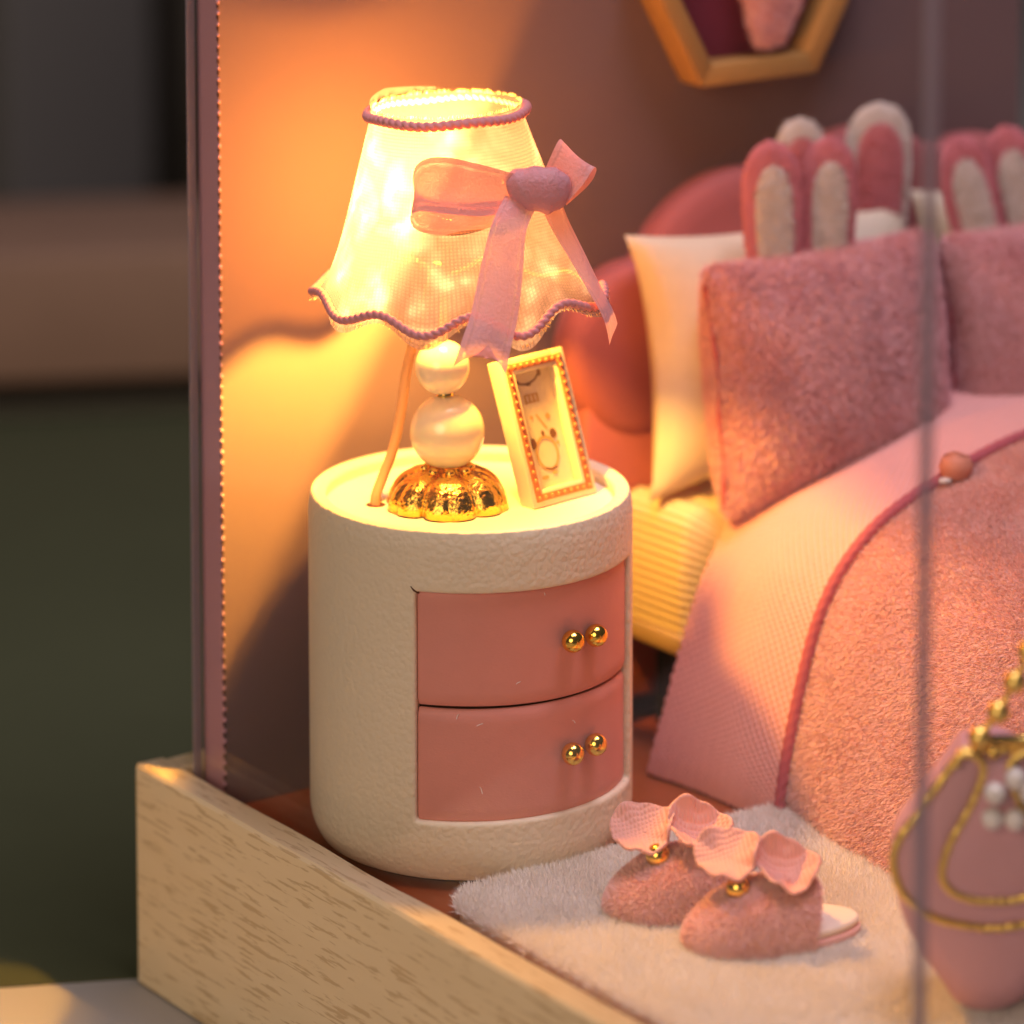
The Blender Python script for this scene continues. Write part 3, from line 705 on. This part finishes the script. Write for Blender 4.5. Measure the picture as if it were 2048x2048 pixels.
box('base_board', (3.04, 9.0, -7.2, 1.56, 1.10, 1.33), M('cream_board', (.5, .38, .22), .7), bed, .03)
for x_, y_ in ((3.5, 1.2), (3.5, -6.8), (8.6, 1.2), (8.6, -6.8)): box('leg', (x_, x_ + .3, y_, y_ + .3, .002, 1.10), mat_black, bed)
# mattress: ribbed cream cover
n1, n2 = 120, 190; vs = []
prof = []
for t in np.linspace(0, 1, n2):
    s_ = t * 3.6
    if s_ < 1.2: x_, z_ = BX - .02 * math.sin(math.pi * s_ / 1.2), 1.34 + s_ * .93
    elif s_ < 1.6: a = (s_ - 1.2) / .4 * math.pi / 2; x_, z_ = BX + .22 * (1 - math.cos(a)), 2.456 + .22 * math.sin(a)
    else: x_, z_ = BX + .22 + (s_ - 1.6) * 2.7, 2.676
    rip = .015 * math.sin(2 * math.pi * s_ / .105)
    prof.append((x_ - (rip if s_ < 1.4 else 0), z_ + (rip if s_ >= 1.4 and s_ < 2 else 0)))
for y_ in np.linspace(-7.0, 1.55, n1):
    k_ = min(1, max(0, (.55 - y_) / .35)); k_ = k_ * k_ * (3 - 2 * k_)
    for (x_, z_) in prof: vs.append((x_ + .02 * math.sin(3 * y_) + .60 * k_, y_, z_ - .42 * k_ * (z_ - 1.34) / 1.34))
mk('mattress', vs, [tuple(reversed(k)) for k in grid_faces(n1, n2)], mat_sheet, bed)

# ------------------------------------------------------------------ pillows with rabbit ears
def ear(parent, base, h, w, lean, back_mat, in_mat, th=.11, face=(-.25, -1, .05), inner_w=.58, inner_h=.82):
    base = np.array(base, float); fc = np.array(face, float); fc /= np.linalg.norm(fc)
    up = np.array([lean[0], lean[1], 1.0]); up -= fc * (up @ fc); up /= np.linalg.norm(up); sd = np.cross(fc, up); sd = -sd
    def solid(h0, h1, W_, T, off):
        n1, n2 = 26, 20; vs = []
        for i in range(n1):
            t = i / (n1 - 1); wd = W_ * (.55 + .45 * math.sin(math.pi * min(1, t * .62 + .12))) * (1 - max(0, (t - .72) / .28) ** 2.4) ** .5 + .002
            tt = T * (1 - max(0, (t - .85) / .15) ** 2) ** .5 + .001
            for j in range(n2):
                a = 2 * math.pi * j / n2
                vs.append(base + up * (h0 + (h1 - h0) * t) + sd * (wd / 2 * math.cos(a)) + fc * (off + tt / 2 * math.sin(a)))
        return vs, grid_faces(n1, n2, False, True)
    v1, f1 = solid(0, h, w, th, 0); e = mk('ear', v1, f1, back_mat, parent)
    v2, f2 = solid(-.02, h * inner_h, w * inner_w, th * .7, th * .42); i_ = mk('inner_ear', v2, f2, in_mat, e)
    for vv_, ff_, mt, pp in ((v1, f1, back_mat, e), (v2, f2, in_mat, i_)):
        pts, nn = sample(vv_, ff_, 2600); ax = base + up * ((pts - base) @ up)[:, None]; nn = nn * np.where((nn * (pts - ax)).sum(1)[:, None] < 0, -1, 1)
        fur('fuzz', pts, nn, .05, .012, (0, 0, -.2), mt, pp, .5)
    return e
def cushion(c, Wd, Ht, T, rot, concave=.07, n=44):
    """rot: columns = right, up, out"""
    vs = []
    for side in (1, -1):
        for i in range(n):
            for j in range(n):
                u, w = -1 + 2 * i / (n - 1), -1 + 2 * j / (n - 1)
                x = Wd / 2 * u * (1 - concave * (1 - w * w)); y = Ht / 2 * w * (1 - concave * (1 - u * u))
                th = T / 2 * ((1 - abs(u) ** 2.2) * (1 - abs(w) ** 2.2)) ** .48
                vs.append((x, y, side * th))
    f = [tuple(k) for k in grid_faces(n, n)] + [tuple(n * n + i for i in reversed(k)) for k in grid_faces(n, n)]
    vs = np.array(vs); vs[:, 2] += .03 * noise3(vs, 2.0, int(abs(c[0]) * 10)) * (np.abs(vs[:, 2]) > .05)
    return vs @ np.array(rot).T + np.array(c), f
def rotm(yaw, lean, roll=0):
    m = Matrix.Rotation(yaw, 3, 'Z') @ Matrix.Rotation(-lean, 3, 'X') @ Matrix.Rotation(roll, 3, 'Y') @ Matrix(((1, 0, 0), (0, 0, -1), (0, 1, 0)))
    return np.array(m)
def white_pillow(c, label, ears):
    p = thing('pillow', label, 'pillow', (c[0], c[1], 2.8), 'cream pillows at the headboard')
    v, f = cushion(c, 3.95, 2.86, 1.15, rotm(0, .16), .13); mk('cushion', v, f, mat_cream, p)
    for e in ears: ear(p, *e, mat_whitefelt, mat_pinkfelt, inner_w=.70, inner_h=.88)
white_pillow((4.95, 1.18, 4.12), 'cream pillow with white and pink rabbit ears at the left of the headboard',
             [((5.30, 1.30, 4.9), 1.66, .66, (.02, .0)), ((6.40, 1.30, 4.85), 1.76, .84, (.04, 0))])
white_pillow((8.92, 1.14, 4.14), 'cream pillow cut off by the right edge of the picture, behind the pink one', [])
def pink_pillow(c, label, ears, yaw, W_=3.12, H_=2.66):
    p = thing('pillow', label, 'pillow', (c[0], c[1], 2.7), 'pink plush pillows in front of the cream ones')
    R = rotm(yaw, .14); v, f = cushion(c, W_, H_, 1.62, R, .06); mk('cushion', v, f, mat_pinkplush, p)
    out = R[:, 2]
    pts, nn = sample(v, f, 62000, lambda q, n_: np.where((n_ @ np.array([-.57, -.8, .3])) > -.25, 1.0, 0.0))
    fur('plush_pile', pts, nn, .105, .0105, (-.15, 0, -.35), mat_plush_hair, p, .40, .26)
    for e in ears: ear(p, *e, mat_pinkfelt, mat_whitefelt, inner_w=.62, inner_h=.86)
    # the open seam down the left side
    s = [np.array(c) + R @ np.array([-W_ / 2 * (1 - .05 * (1 - w * w)) - .03, H_ / 2 * w, .02 * math.sin(7 * w)]) for w in np.linspace(-.9, .85, 40)]
    mk('side_seam', *tube(s, .022 + .012 * np.sin(np.linspace(0, 20, 40)), 8), mat_cord_dark, p)
pink_pillow((4.92, .35, 3.98), 'pink plush pillow with two pink and white rabbit ears, nearest the lamp',
            [((4.42, .62, 4.7), 1.82, .70, (-.03, 0)), ((5.12, .60, 4.7), 1.78, .68, (.02, 0))], .02)
pink_pillow((8.15, .30, 3.90), 'pink plush pillow at the right edge, its rabbit ears leaning right',
            [((7.55, .62, 4.5), 1.80, .68, (-.28, 0)), ((8.20, .60, 4.5), 1.84, .70, (-.26, 0))], .04)

# ------------------------------------------------------------------ bedspread: ribbed border, cord, plush field
spread = thing('bedspread', 'pink bedspread with ribbed border, dark cord and plush field', 'bedspread', (5, -3, 0))
prof = np.array([(9.6, 3.36), (8.6, 3.44), (7.7, 3.47), (6.7, 3.46), (5.9, 3.42), (5.2, 3.28), (4.55, 3.08), (3.95, 2.83), (3.55, 2.52), (3.26, 2.13), (3.06, 1.72), (2.86, 1.15), (2.70, .62), (2.60, .25), (2.56, .03)])
prof = smooth_path(prof, 140)
def spread_pt(s, y):       # s 0..1 along the profile, right edge of the bed to the floor
    q = s * 139; i = min(int(q), 138); p = prof[i] + (prof[i + 1] - prof[i]) * (q - i)
    x, z = p; k = max(0, (s - .62) / .38)
    bul = .12 * math.exp(-((y + 2.2) / 1.2) ** 2) * (1 - k)
    flare = -.13 * k * math.sin(1.1 * (y + .2)) - .16 * k * max(0, min(1, (-y - 1.6) / 1.4)) + .02 * math.sin(4 * y + 3 * s)
    return np.array([x + flare, y, z + bul])
def sheet(name, y0, y1, n1, n2, mat, off=0.0, wobble=0.0, edge=None):
    vs, uv = [], []
    for i in range(n1):
        for j in range(n2):
            s = j / (n2 - 1); a = edge(s) if edge else (y0, y1); y = a[0] + (a[1] - a[0]) * i / (n1 - 1)
            vs.append(spread_pt(s, y)); uv.append((y, s * 9.2))
    vs = np.array(vs).reshape(n1, n2, 3)
    du = np.gradient(vs, axis=0); dv = np.gradient(vs, axis=1); nn = np.cross(dv, du); nn /= np.linalg.norm(nn, axis=2)[..., None] + 1e-9
    nn *= np.where(nn[..., 2:3] + -nn[..., 0:1] < 0, -1, 1)
    vs = vs + nn * off
    return vs.reshape(-1, 3), grid_faces(n1, n2), np.array(uv, np.float32), nn.reshape(-1, 3)
def cord_y(s): return -1.68 - .06 * math.sin(5 * s) - .10 * max(0, s - .7) / .3
v, f, uv, nn = sheet('ribbed_border', .3, -1.7, 170, 700, mat_rib, .03, edge=lambda s: (.28 + .05 * math.sin(6 * s), cord_y(s)))
a_, b_ = uv[:, 0] * .82 + uv[:, 1] * .57, uv[:, 1] * .82 - uv[:, 0] * .57
v = v + nn * (.0125 * np.sin(2 * np.pi * a_ / .078) * (.62 + .38 * np.sin(2 * np.pi * b_ / .075)))[:, None]
o = mk('ribbed_border', v, f, mat_rib, spread); ul = o.data.uv_layers.new(name='UVMap'); li = np.zeros(len(o.data.loops), np.int32); o.data.loops.foreach_get('vertex_index', li); ul.data.foreach_set('uv', uv[li].ravel())
s_ = o.modifiers.new('thick', 'SOLIDIFY'); s_.thickness = .07; s_.offset = 0
v, f, uv, nn = sheet('plush_field', -1.7, -7.6, 60, 160, mat_throw, .0, edge=lambda s: (cord_y(s) - .02, -7.6))
mk('plush_field', v, f, mat_throw, spread)
pts, nn = sample(v, f, 320000, lambda q, n_: np.where(q[:, 1] > -5.6, 1.0, .35) * np.where(q[:, 0] < 7.5, 1, .2))
nn = nn * np.where((nn[:, 2:3] - nn[:, 0:1]) < 0, -1, 1)
fur('plush_pile', pts, nn, .085, .008, (-.2, -.15, -.35), mat_throw_hair, spread, .28, .12)
cp = np.array([spread_pt(s, cord_y(s)) for s in np.linspace(0, .995, 220)])
g = np.gradient(cp, axis=0); nrm = np.stack([g[:, 2], 0 * g[:, 0], -g[:, 0]], 1); nrm /= np.linalg.norm(nrm, axis=1)[:, None]; nrm *= np.where(nrm[:, 2:3] - nrm[:, 0:1] < 0, -1, 1)
mk('cord', *tube(cp + nrm * .06, .064, 12, False, 3, .13, .15), mat_cord_dark, spread)
# ribbon rose pinned on the cord at the far right
rp_ = spread_pt(.40, cord_y(.40)) + np.array([0, -.10, .16])
rose = thing('ribbon_rose', 'small peach ribbon rose on the bedspread cord at the right edge', 'ribbon rose', tuple(rp_))
vs = []; n1, n2 = 120, 10
for i in range(n1):
    t = i / n1; a = t * 2 * math.pi * 3.2; r = .04 + .15 * t
    for j in range(n2):
        h = j / (n2 - 1); rr2 = r * (.55 + .55 * math.sin(math.pi * (h * .75 + .1)))
        vs.append(rp_ + np.array([rr2 * math.cos(a), rr2 * math.sin(a), (h - .5) * .30 * (1.1 - .35 * t)]))
o = mk('petal_coil', vs, grid_faces(n1, n2), M('peach_ribbon', (.74, .30, .20), .5, transl=.2), rose); s_ = o.modifiers.new('thick', 'SOLIDIFY'); s_.thickness = .012
mk('leaf', *sphere(rp_ + np.array([-.17, -.05, -.10]), .09, 12, (1, .7, .35)), mat_whitefelt, rose)

# ------------------------------------------------------------------ rug
rug = thing('rug', 'fluffy white rug with a rounded corner in front of the nightstand', 'rug', (.5, -4, 0))
def rrect(x0, x1, y0, y1, r, n=14):
    out = []
    for cx, cy, a0 in ((x1 - r, y1 - r, 0), (x0 + r, y1 - r, 90), (x0 + r, y0 + r, 180), (x1 - r, y0 + r, 270)):
        for k in range(n): a = math.radians(a0 + 90 * k / (n - 1)); out.append((cx + r * math.cos(a), cy + r * math.sin(a)))
    return np.array(out)
ol = rrect(-1.50, 3.2, -8.4, -1.60, .55)
m_ = len(ol); cen = ol.mean(0)
vs = [(*p, .004) for p in ol] + [(*p, .10) for p in ol] + [(*(p + (cen - p) * .03), .15) for p in ol]
f = grid_faces(3, m_, False, True)
vs.append((*cen, .15)); f += [(2 * m_ + k, 2 * m_ + (k + 1) % m_, 3 * m_) for k in range(m_)]
f = [tuple(q) for q in f]
me_v = np.array(vs)
mk('backing', me_v, [tuple(reversed(q)) if len(q) == 4 else q for q in f], mat_rug, rug, False)
n = 420000; xy = np.stack([rng.uniform(-1.52, 3.2, n), rng.uniform(-8.4, -1.58, n)], 1)
def inside(p):
    x0, x1, y0, y1, r = -1.52, 3.22, -8.42, -1.56, .55
    dx = np.maximum(np.maximum(x0 + r - p[:, 0], p[:, 0] - (x1 - r)), 0); dy = np.maximum(np.maximum(y0 + r - p[:, 1], p[:, 1] - (y1 - r)), 0)
    return np.hypot(dx, dy) < r
xy = xy[inside(xy)]; den = np.where(xy[:, 1] > -6.0, 1.0, .4) ; xy = xy[rng.random(len(xy)) < den]
pts = np.column_stack([xy, np.full(len(xy), .14)])
# lean outwards at the border
x0, x1, y0, y1 = -1.52, 3.22, -8.42, -1.56
ex_ = np.exp(-(xy[:, 0] - x0) / .09) * -1.0; ey_ = np.exp(-(y1 - xy[:, 1]) / .09) * 1.0
nn = np.column_stack([ex_, ey_, np.ones(len(xy))]); nn /= np.linalg.norm(nn, axis=1)[:, None]
fur('pile', pts, nn, .125, .0095, (-.08, -.10, 0), mat_rug_hair, rug, .40, .22)

# ------------------------------------------------------------------ slippers
def slipper(c, yaw, label, po):
    """toe towards local -x, heel towards +x"""
    t = thing('slipper', label, 'slipper', (c[0], c[1], .2), 'pink slippers on the rug')
    ca, sa = math.cos(yaw), math.sin(yaw)
    def T(p): p = np.asarray(p, float); return np.stack([c[0] + ca * p[..., 0] - sa * p[..., 1], c[1] + sa * p[..., 0] + ca * p[..., 1], .20 + p[..., 2]], -1)
    a = np.linspace(0, 2 * np.pi, 64, endpoint=False)
    def sole(k): return np.stack([.83 * np.cos(a) * k + .17, (.43 - .05 * np.cos(a)) * np.sin(a) * k], -1)
    def slab(z0, z1, k):
        s0 = sole(k); rings = [(z0, .97), (z0 + .02, 1.0), (z1 - .02, 1.0), (z1, .97)]
        vs = [(0, 0, z0)]; 
        vs = [[p[0] * q, p[1] * q, z] for z, q in rings for p in s0]; n_ = len(a)
        f = grid_faces(4, n_, False, True); f = [tuple(reversed(k_)) for k_ in f]; f.append(tuple(range(3 * n_, 4 * n_))); f.append(tuple(range(n_ - 1, -1, -1)))
        return T(np.array(vs)), f
    mk('sole', *slab(0, .09, 1.0), mat_slip, t); v, f = slab(.092, .17, .98); mk('insole', v, f, mat_insole, t)
    # upper: a puffy hood over the toe
    n1, n2 = 40, 30; vs = []
    for i in range(n1):
        u = i / (n1 - 1)                             # 0 toe .. 1 opening
        x = -.70 + 1.10 * u; cx = x / .70; w = .475 * math.sqrt(max(1e-4, 1 - min(1, abs(cx)) ** 2.4)) if cx < 0 else .475 - .06 * u ** 2
        h = .08 + .46 * math.sin(math.pi * .5 * min(1, u * 1.5)) ** .7 * (1 - .10 * max(0, u - .6))
        for j in range(n2):
            q = math.pi * j / (n2 - 1); cs, sn = math.cos(q), math.sin(q)
            vs.append((x + .16 * sn * u, w * (abs(cs) ** .85) * (1 if cs > 0 else -1), .02 + h * sn ** .85))
    v = T(np.array(vs)); f = [tuple(reversed(k)) for k in grid_faces(n1, n2)]
    o = mk('upper', v, f, mat_slip, t); s_ = o.modifiers.new('thick', 'SOLIDIFY'); s_.thickness = .08; s_.offset = -1
    pts, nn = sample(v, f, 24000)
    out = pts - T(np.array([-.2, 0, .1])); nn = nn * np.where((nn * out).sum(1)[:, None] < 0, -1, 1)
    fur('plush_pile', pts, nn, .065, .009, (0, 0, -.3), mat_slip_hair, t, .38, .18)
    # gauze bow: two cupped petals and a gold bead in front of them
    top = T(np.array([-.08, 0, .52]))
    def petal(off, nrm, R, roll, deep):
        nrm = np.array(nrm, float); nrm /= np.linalg.norm(nrm); e1 = np.cross(nrm, [0, 0, 1.]); e1 /= np.linalg.norm(e1); e2 = np.cross(e1, nrm)
        e1, e2 = e1 * math.cos(roll) + e2 * math.sin(roll), e2 * math.cos(roll) - e1 * math.sin(roll)
        n1, n2 = 22, 56; vs = []
        for i in range(n1):
            r = .02 + .98 * i / (n1 - 1)
            for j in range(n2):
                q = 2 * math.pi * j / n2; rr3 = R * r * (1 + .06 * math.cos(3 * q + 1) + (.10 if math.cos(q) < -.5 else 0) * -1)
                dep = deep * r ** 2.0 + .05 * r ** 2 * math.sin(3 * q + 1) + .02 * r ** 3 * math.sin(8 * q)
                vs.append(top + np.array(off) + e1 * rr3 * math.cos(q) + e2 * rr3 * .86 * math.sin(q) + nrm * dep)
        o = mk('petal', vs, grid_faces(n1, n2, False, True), mat_petal, t); s_ = o.modifiers.new('thick', 'SOLIDIFY'); s_.thickness = .03
    R3 = np.array([RD[0], RD[1], 0]); C3 = np.array([CD[0], CD[1], 0])
    petal(-R3 * .12 - C3 * .14 + R3 * po[0][0] + uz * po[0][1], C3 * .46 + uz * .88 - R3 * .28, .36, .4, .10)
    petal(-R3 * .12 - C3 * .08 + R3 * po[1][0] + uz * po[1][1], C3 * .52 + uz * .84 + R3 * .12, .35, 1.2, .20)
    mk('gold_bead', *sphere(top + C3 * .08 + uz * .02 - R3 * .12, .118, 24), mat_gold, t)
slipper((.30, -4.25), -.34, 'nearer pink plush slipper with gauze petals, gold bead and bare white heel', ((-.05, .20), (.44, .06)))
slipper((.19, -3.17), -.30, 'farther pink plush slipper with gauze petals and gold bead, next to the nightstand', ((-.10, .14), (.38, .12)))

# ------------------------------------------------------------------ handbag in the right foreground
bag = thing('handbag', 'mauve rounded handbag with gold trim, bead chain and pearl flower at the right edge', 'handbag', (.83, -6.86, .2))
BB = np.array([.828, -6.86, 0.0]); R3b = np.array([RD[0], RD[1], 0]); C3b = np.array([CD[0], CD[1], 0])
def bag_pt(x, z, d): return BB + R3b * x - C3b * d + uz * z          # d = depth behind the front panel
def sym(h): return h + [(-x, z) for x, z in h[-2:0:-1]]
sil = smooth_path(np.array(sym([(0, 2.74), (-.22, 2.68), (-.32, 2.55), (-.57, 2.20), (-.79, 1.90), (-.85, 1.66), (-.82, 1.31), (-.74, 1.03), (-.60, .76), (-.42, .50), (-.26, .28), (0, .19)])), 140, True)
layers = [(-.02, .80, .10), (.06, .95, .03), (.20, 1.0, 0), (.45, 1.0, 0), (.75, .92, .0), (.95, .74, .02), (1.02, .5, .05)]
vs = [bag_pt(x * k, 1.45 + (z - 1.45) * k + dz * (1 if z < 1.2 else 0), d) for d, k, dz in layers for x, z in sil]
L_ = len(layers); n_ = len(sil); f = grid_faces(L_, n_, False, True); f.append(tuple(range(n_))); f.append(tuple(range((L_ - 1) * n_, L_ * n_)))
mk('bag_body', vs, [tuple(reversed(q)) for q in f], mat_bag, bag)
otl = smooth_path(np.array(sym([(0, 2.70), (-.24, 2.70), (-.34, 2.62), (-.60, 2.23), (-.83, 1.90), (-.88, 1.66), (-.78, 1.38), (-.50, 1.17), (-.12, 1.085), (0, 1.08)])), 140, True)
def panel(name, o2, d0, d1, puff):
    n_ = len(o2); c = o2.mean(0); rings = [(1, d1), (1, d0), (.93, d0 - .02), (.6, d0 - puff), (.2, d0 - puff * 1.2)]
    vs = [bag_pt(c[0] + (x - c[0]) * k, c[1] + (z - c[1]) * k, d) for k, d in rings for x, z in o2] + [bag_pt(c[0], c[1], d0 - puff * 1.25)]
    f = grid_faces(5, n_, False, True) + [(4 * n_ + k, 5 * n_, 4 * n_ + (k + 1) % n_) for k in range(n_)]
    return mk(name, vs, f, mat_bag, bag)
panel('front_panel', otl, -.06, .10, .03)
def rim(name, pts, r, closed=False):
    pts = smooth_path(pts, 300, closed); v, f = tube(pts, r * (1 + .05 * np.sign(np.sin(np.arange(300) * .9))), 8, closed); return mk(name, v, f, mat_gold_b, bag)
rim('gold_trim', [bag_pt(x, z, -.07) for x, z in otl], .040, True)
fh = [(-.36, 2.58), (-.33, 2.67), (-.22, 2.69), (-.12, 2.60), (-.13, 2.45), (-.23, 2.20), (-.40, 1.87), (-.46, 1.60), (-.38, 1.45), (-.20, 1.37), (0, 1.355)]
fp_ = smooth_path(np.array(fh + [(-x, z) for x, z in fh[-2::-1]]), 120)
fl2 = smooth_path(np.array(sym([(0, 2.62), (-.12, 2.60), (-.13, 2.45), (-.23, 2.20), (-.40, 1.87), (-.46, 1.60), (-.38, 1.45), (-.20, 1.37), (0, 1.355)])), 100, True)
panel('flap', fl2, -.14, -.05, .03)
rim('flap_trim', [bag_pt(x, z, -.15) for x, z in fp_], .038)
mat_wp = M('white_pearl', (.86, .80, .76), .2, spec=.6, coat=.6)
for x, z in ((.16, 2.50), (-.02, 2.37), (.29, 2.37), (-.04, 2.14), (.16, 2.13)): mk('pearl', *sphere(bag_pt(x, z, -.24), .10, 18), mat_wp, bag)
mk('clasp_bar', *tube([bag_pt(-.06, 2.79, -.08), bag_pt(.62, 2.78, -.08)], .055, 12), mat_gold_b, bag)
ch = [(-.14, 2.82), (.02, 3.05), (.16, 3.32), (.28, 3.60), (.37, 3.88), (.42, 4.16)]
for i, (x, z) in enumerate(ch):
    mk('chain_bead', *sphere(bag_pt(x, z, -.08), .105, 20), mat_gold_b, bag)
    if i:
        a, b = np.array(ch[i - 1]), np.array((x, z)); mk('chain_link', *tube([bag_pt(*a, -.08), bag_pt(*b, -.08)], .030, 8), mat_gold_b, bag)
mk('chain_bead', *sphere(bag_pt(-.03, 2.70, -.14), .055, 14), mat_gold, bag)

# ------------------------------------------------------------------ hexagonal wall shelf
hx = thing('hexagon_shelf', 'honey wood hexagonal wall shelf with burgundy back, cut off by the top edge', 'shelf', (4.95, 2.0, 8.3))
HC = np.array([4.96, 8.36]); HR = 1.60
def hexv(k, r): a = math.radians(60 * k); return HC + r * np.array([math.cos(a), math.sin(a)])
for k in range(6):
    a0, a1, b0, b1 = hexv(k, HR), hexv(k + 1, HR), hexv(k, HR - .27), hexv(k + 1, HR - .27)
    q = [a0, a1, b1, b0]; vs = [(x, 1.58, z) for x, z in q] + [(x, 1.985, z) for x, z in q]
    o = mk('frame_side', vs, box_v(0, 1, 0, 1, 0, 1)[1], mat_hex, hx, False); bevel(o, .015, 2)
vs = [(*hexv(k, HR - .26), 0) for k in range(6)]; vs = [(x, 1.93, z) for x, z, _ in vs] + [(x, 1.98, z) for x, z, _ in vs]
mk('back_panel', vs, [tuple(range(6)), tuple(range(11, 5, -1))] + [(k, 6 + k, 6 + (k + 1) % 6, (k + 1) % 6) for k in range(6)], mat_burg, hx, False)
hv, hf = sphere((0, 0, 0), 1, 28)
hq = []
for x, y, z in hv:
    zz = z; wd = (.62 + .30 * zz) if zz < .4 else .74 * math.sqrt(max(0, 1 - ((zz - .4) / .6) ** 2)) + .0
    wd = max(wd, .12) * math.sqrt(max(0, x * x + y * y)) ** .35
    an = math.atan2(y, x); hq.append((5.28 + wd * .82 * math.cos(an) + .10 * zz, 1.72 + .17 * math.sin(an) * min(1, wd * 2), 8.28 + .98 * zz))
pl = mk('plush_ornament', hq, hf, mat_pinkplush); tag(pl, 'pink plush ornament with a tapered lower end inside the hexagonal shelf', 'ornament')
pts, nn = sample(hq, hf, 5000); cc = np.array([5.28, 1.72, 8.28]); nn = nn * np.where((nn * (pts - cc)).sum(1)[:, None] < 0, -1, 1)
fur('plush_pile', pts, nn, .08, .016, (0, 0, -.2), mat_plush_hair, pl, .4)

# ------------------------------------------------------------------ blurred things behind the mat
aM = math.atan2(-.429, .903)
q = mat_pt(4, 24.6)
wb = thing('wooden_box', 'long low brown wooden box standing on the far edge of the cutting mat', 'box', (q[0], q[1], -2.0))
def wpart(name, half, z0, z1, mat, off=0.0):
    v, f = box_v(-half[0], half[0], -half[1] + off, half[1] + off, z0, z1); v = np.array(v); ca, sa = math.cos(aM), math.sin(aM); w = v.copy()
    w[:, 0] = q[0] + ca * v[:, 0] - sa * v[:, 1]; w[:, 1] = q[1] + sa * v[:, 0] + ca * v[:, 1]; return bevel(mk(name, w, f, mat, wb, False), .1)
wpart('shadow_gap', (22, 1.2), -2.0, -1.35, mat_bgblack, .6); wpart('box_body', (24, 2.2), -1.35, .72, mat_brown)  # black inset block added to paint the shadow gap under the box
def far(a, b): return mat_pt(a, b)
def bgbox(name, a, b, half, z1, rot, mat, label):
    p = far(a, b); o = rot_box(name, p, half, -2.018, z1, aM + rot, mat); tag(o, label, 'box')
bgbox('grey_box', 2.2, 34, (1.7, 2), 9.0, .5, mat_bggrey, 'tall blurred grey box far behind at the upper left')
bgbox('grey_box', 10.4, 31, (1.3, 1.2), 8.6, -.2, mat_bggrey, 'blurred grey box far behind, just left of the acrylic edge')
bgbox('ochre_box', 6.4, 30, (1.2, 1.1), 2.5, .2, mat_bgochre, 'small blurred ochre box in front of the black jar')
bgbox('rust_box', 8.4, 35, (1.0, 1.0), 9.5, .1, M('rust_card', (.09, .035, .012), .8), 'dark rust coloured blurred box behind the jar')
p = far(5.6, 33); o = mk('jar', *lathe([(0, -2.018), (1.1, -2.018), (1.2, -1.6), (1.2, 4.6), (.8, 5.2), (.8, 5.8), (0, 5.8)], 32, (p[0], p[1], 0)), mat_bgblack); tag(o, 'blurred black jar behind the small ochre box', 'jar')
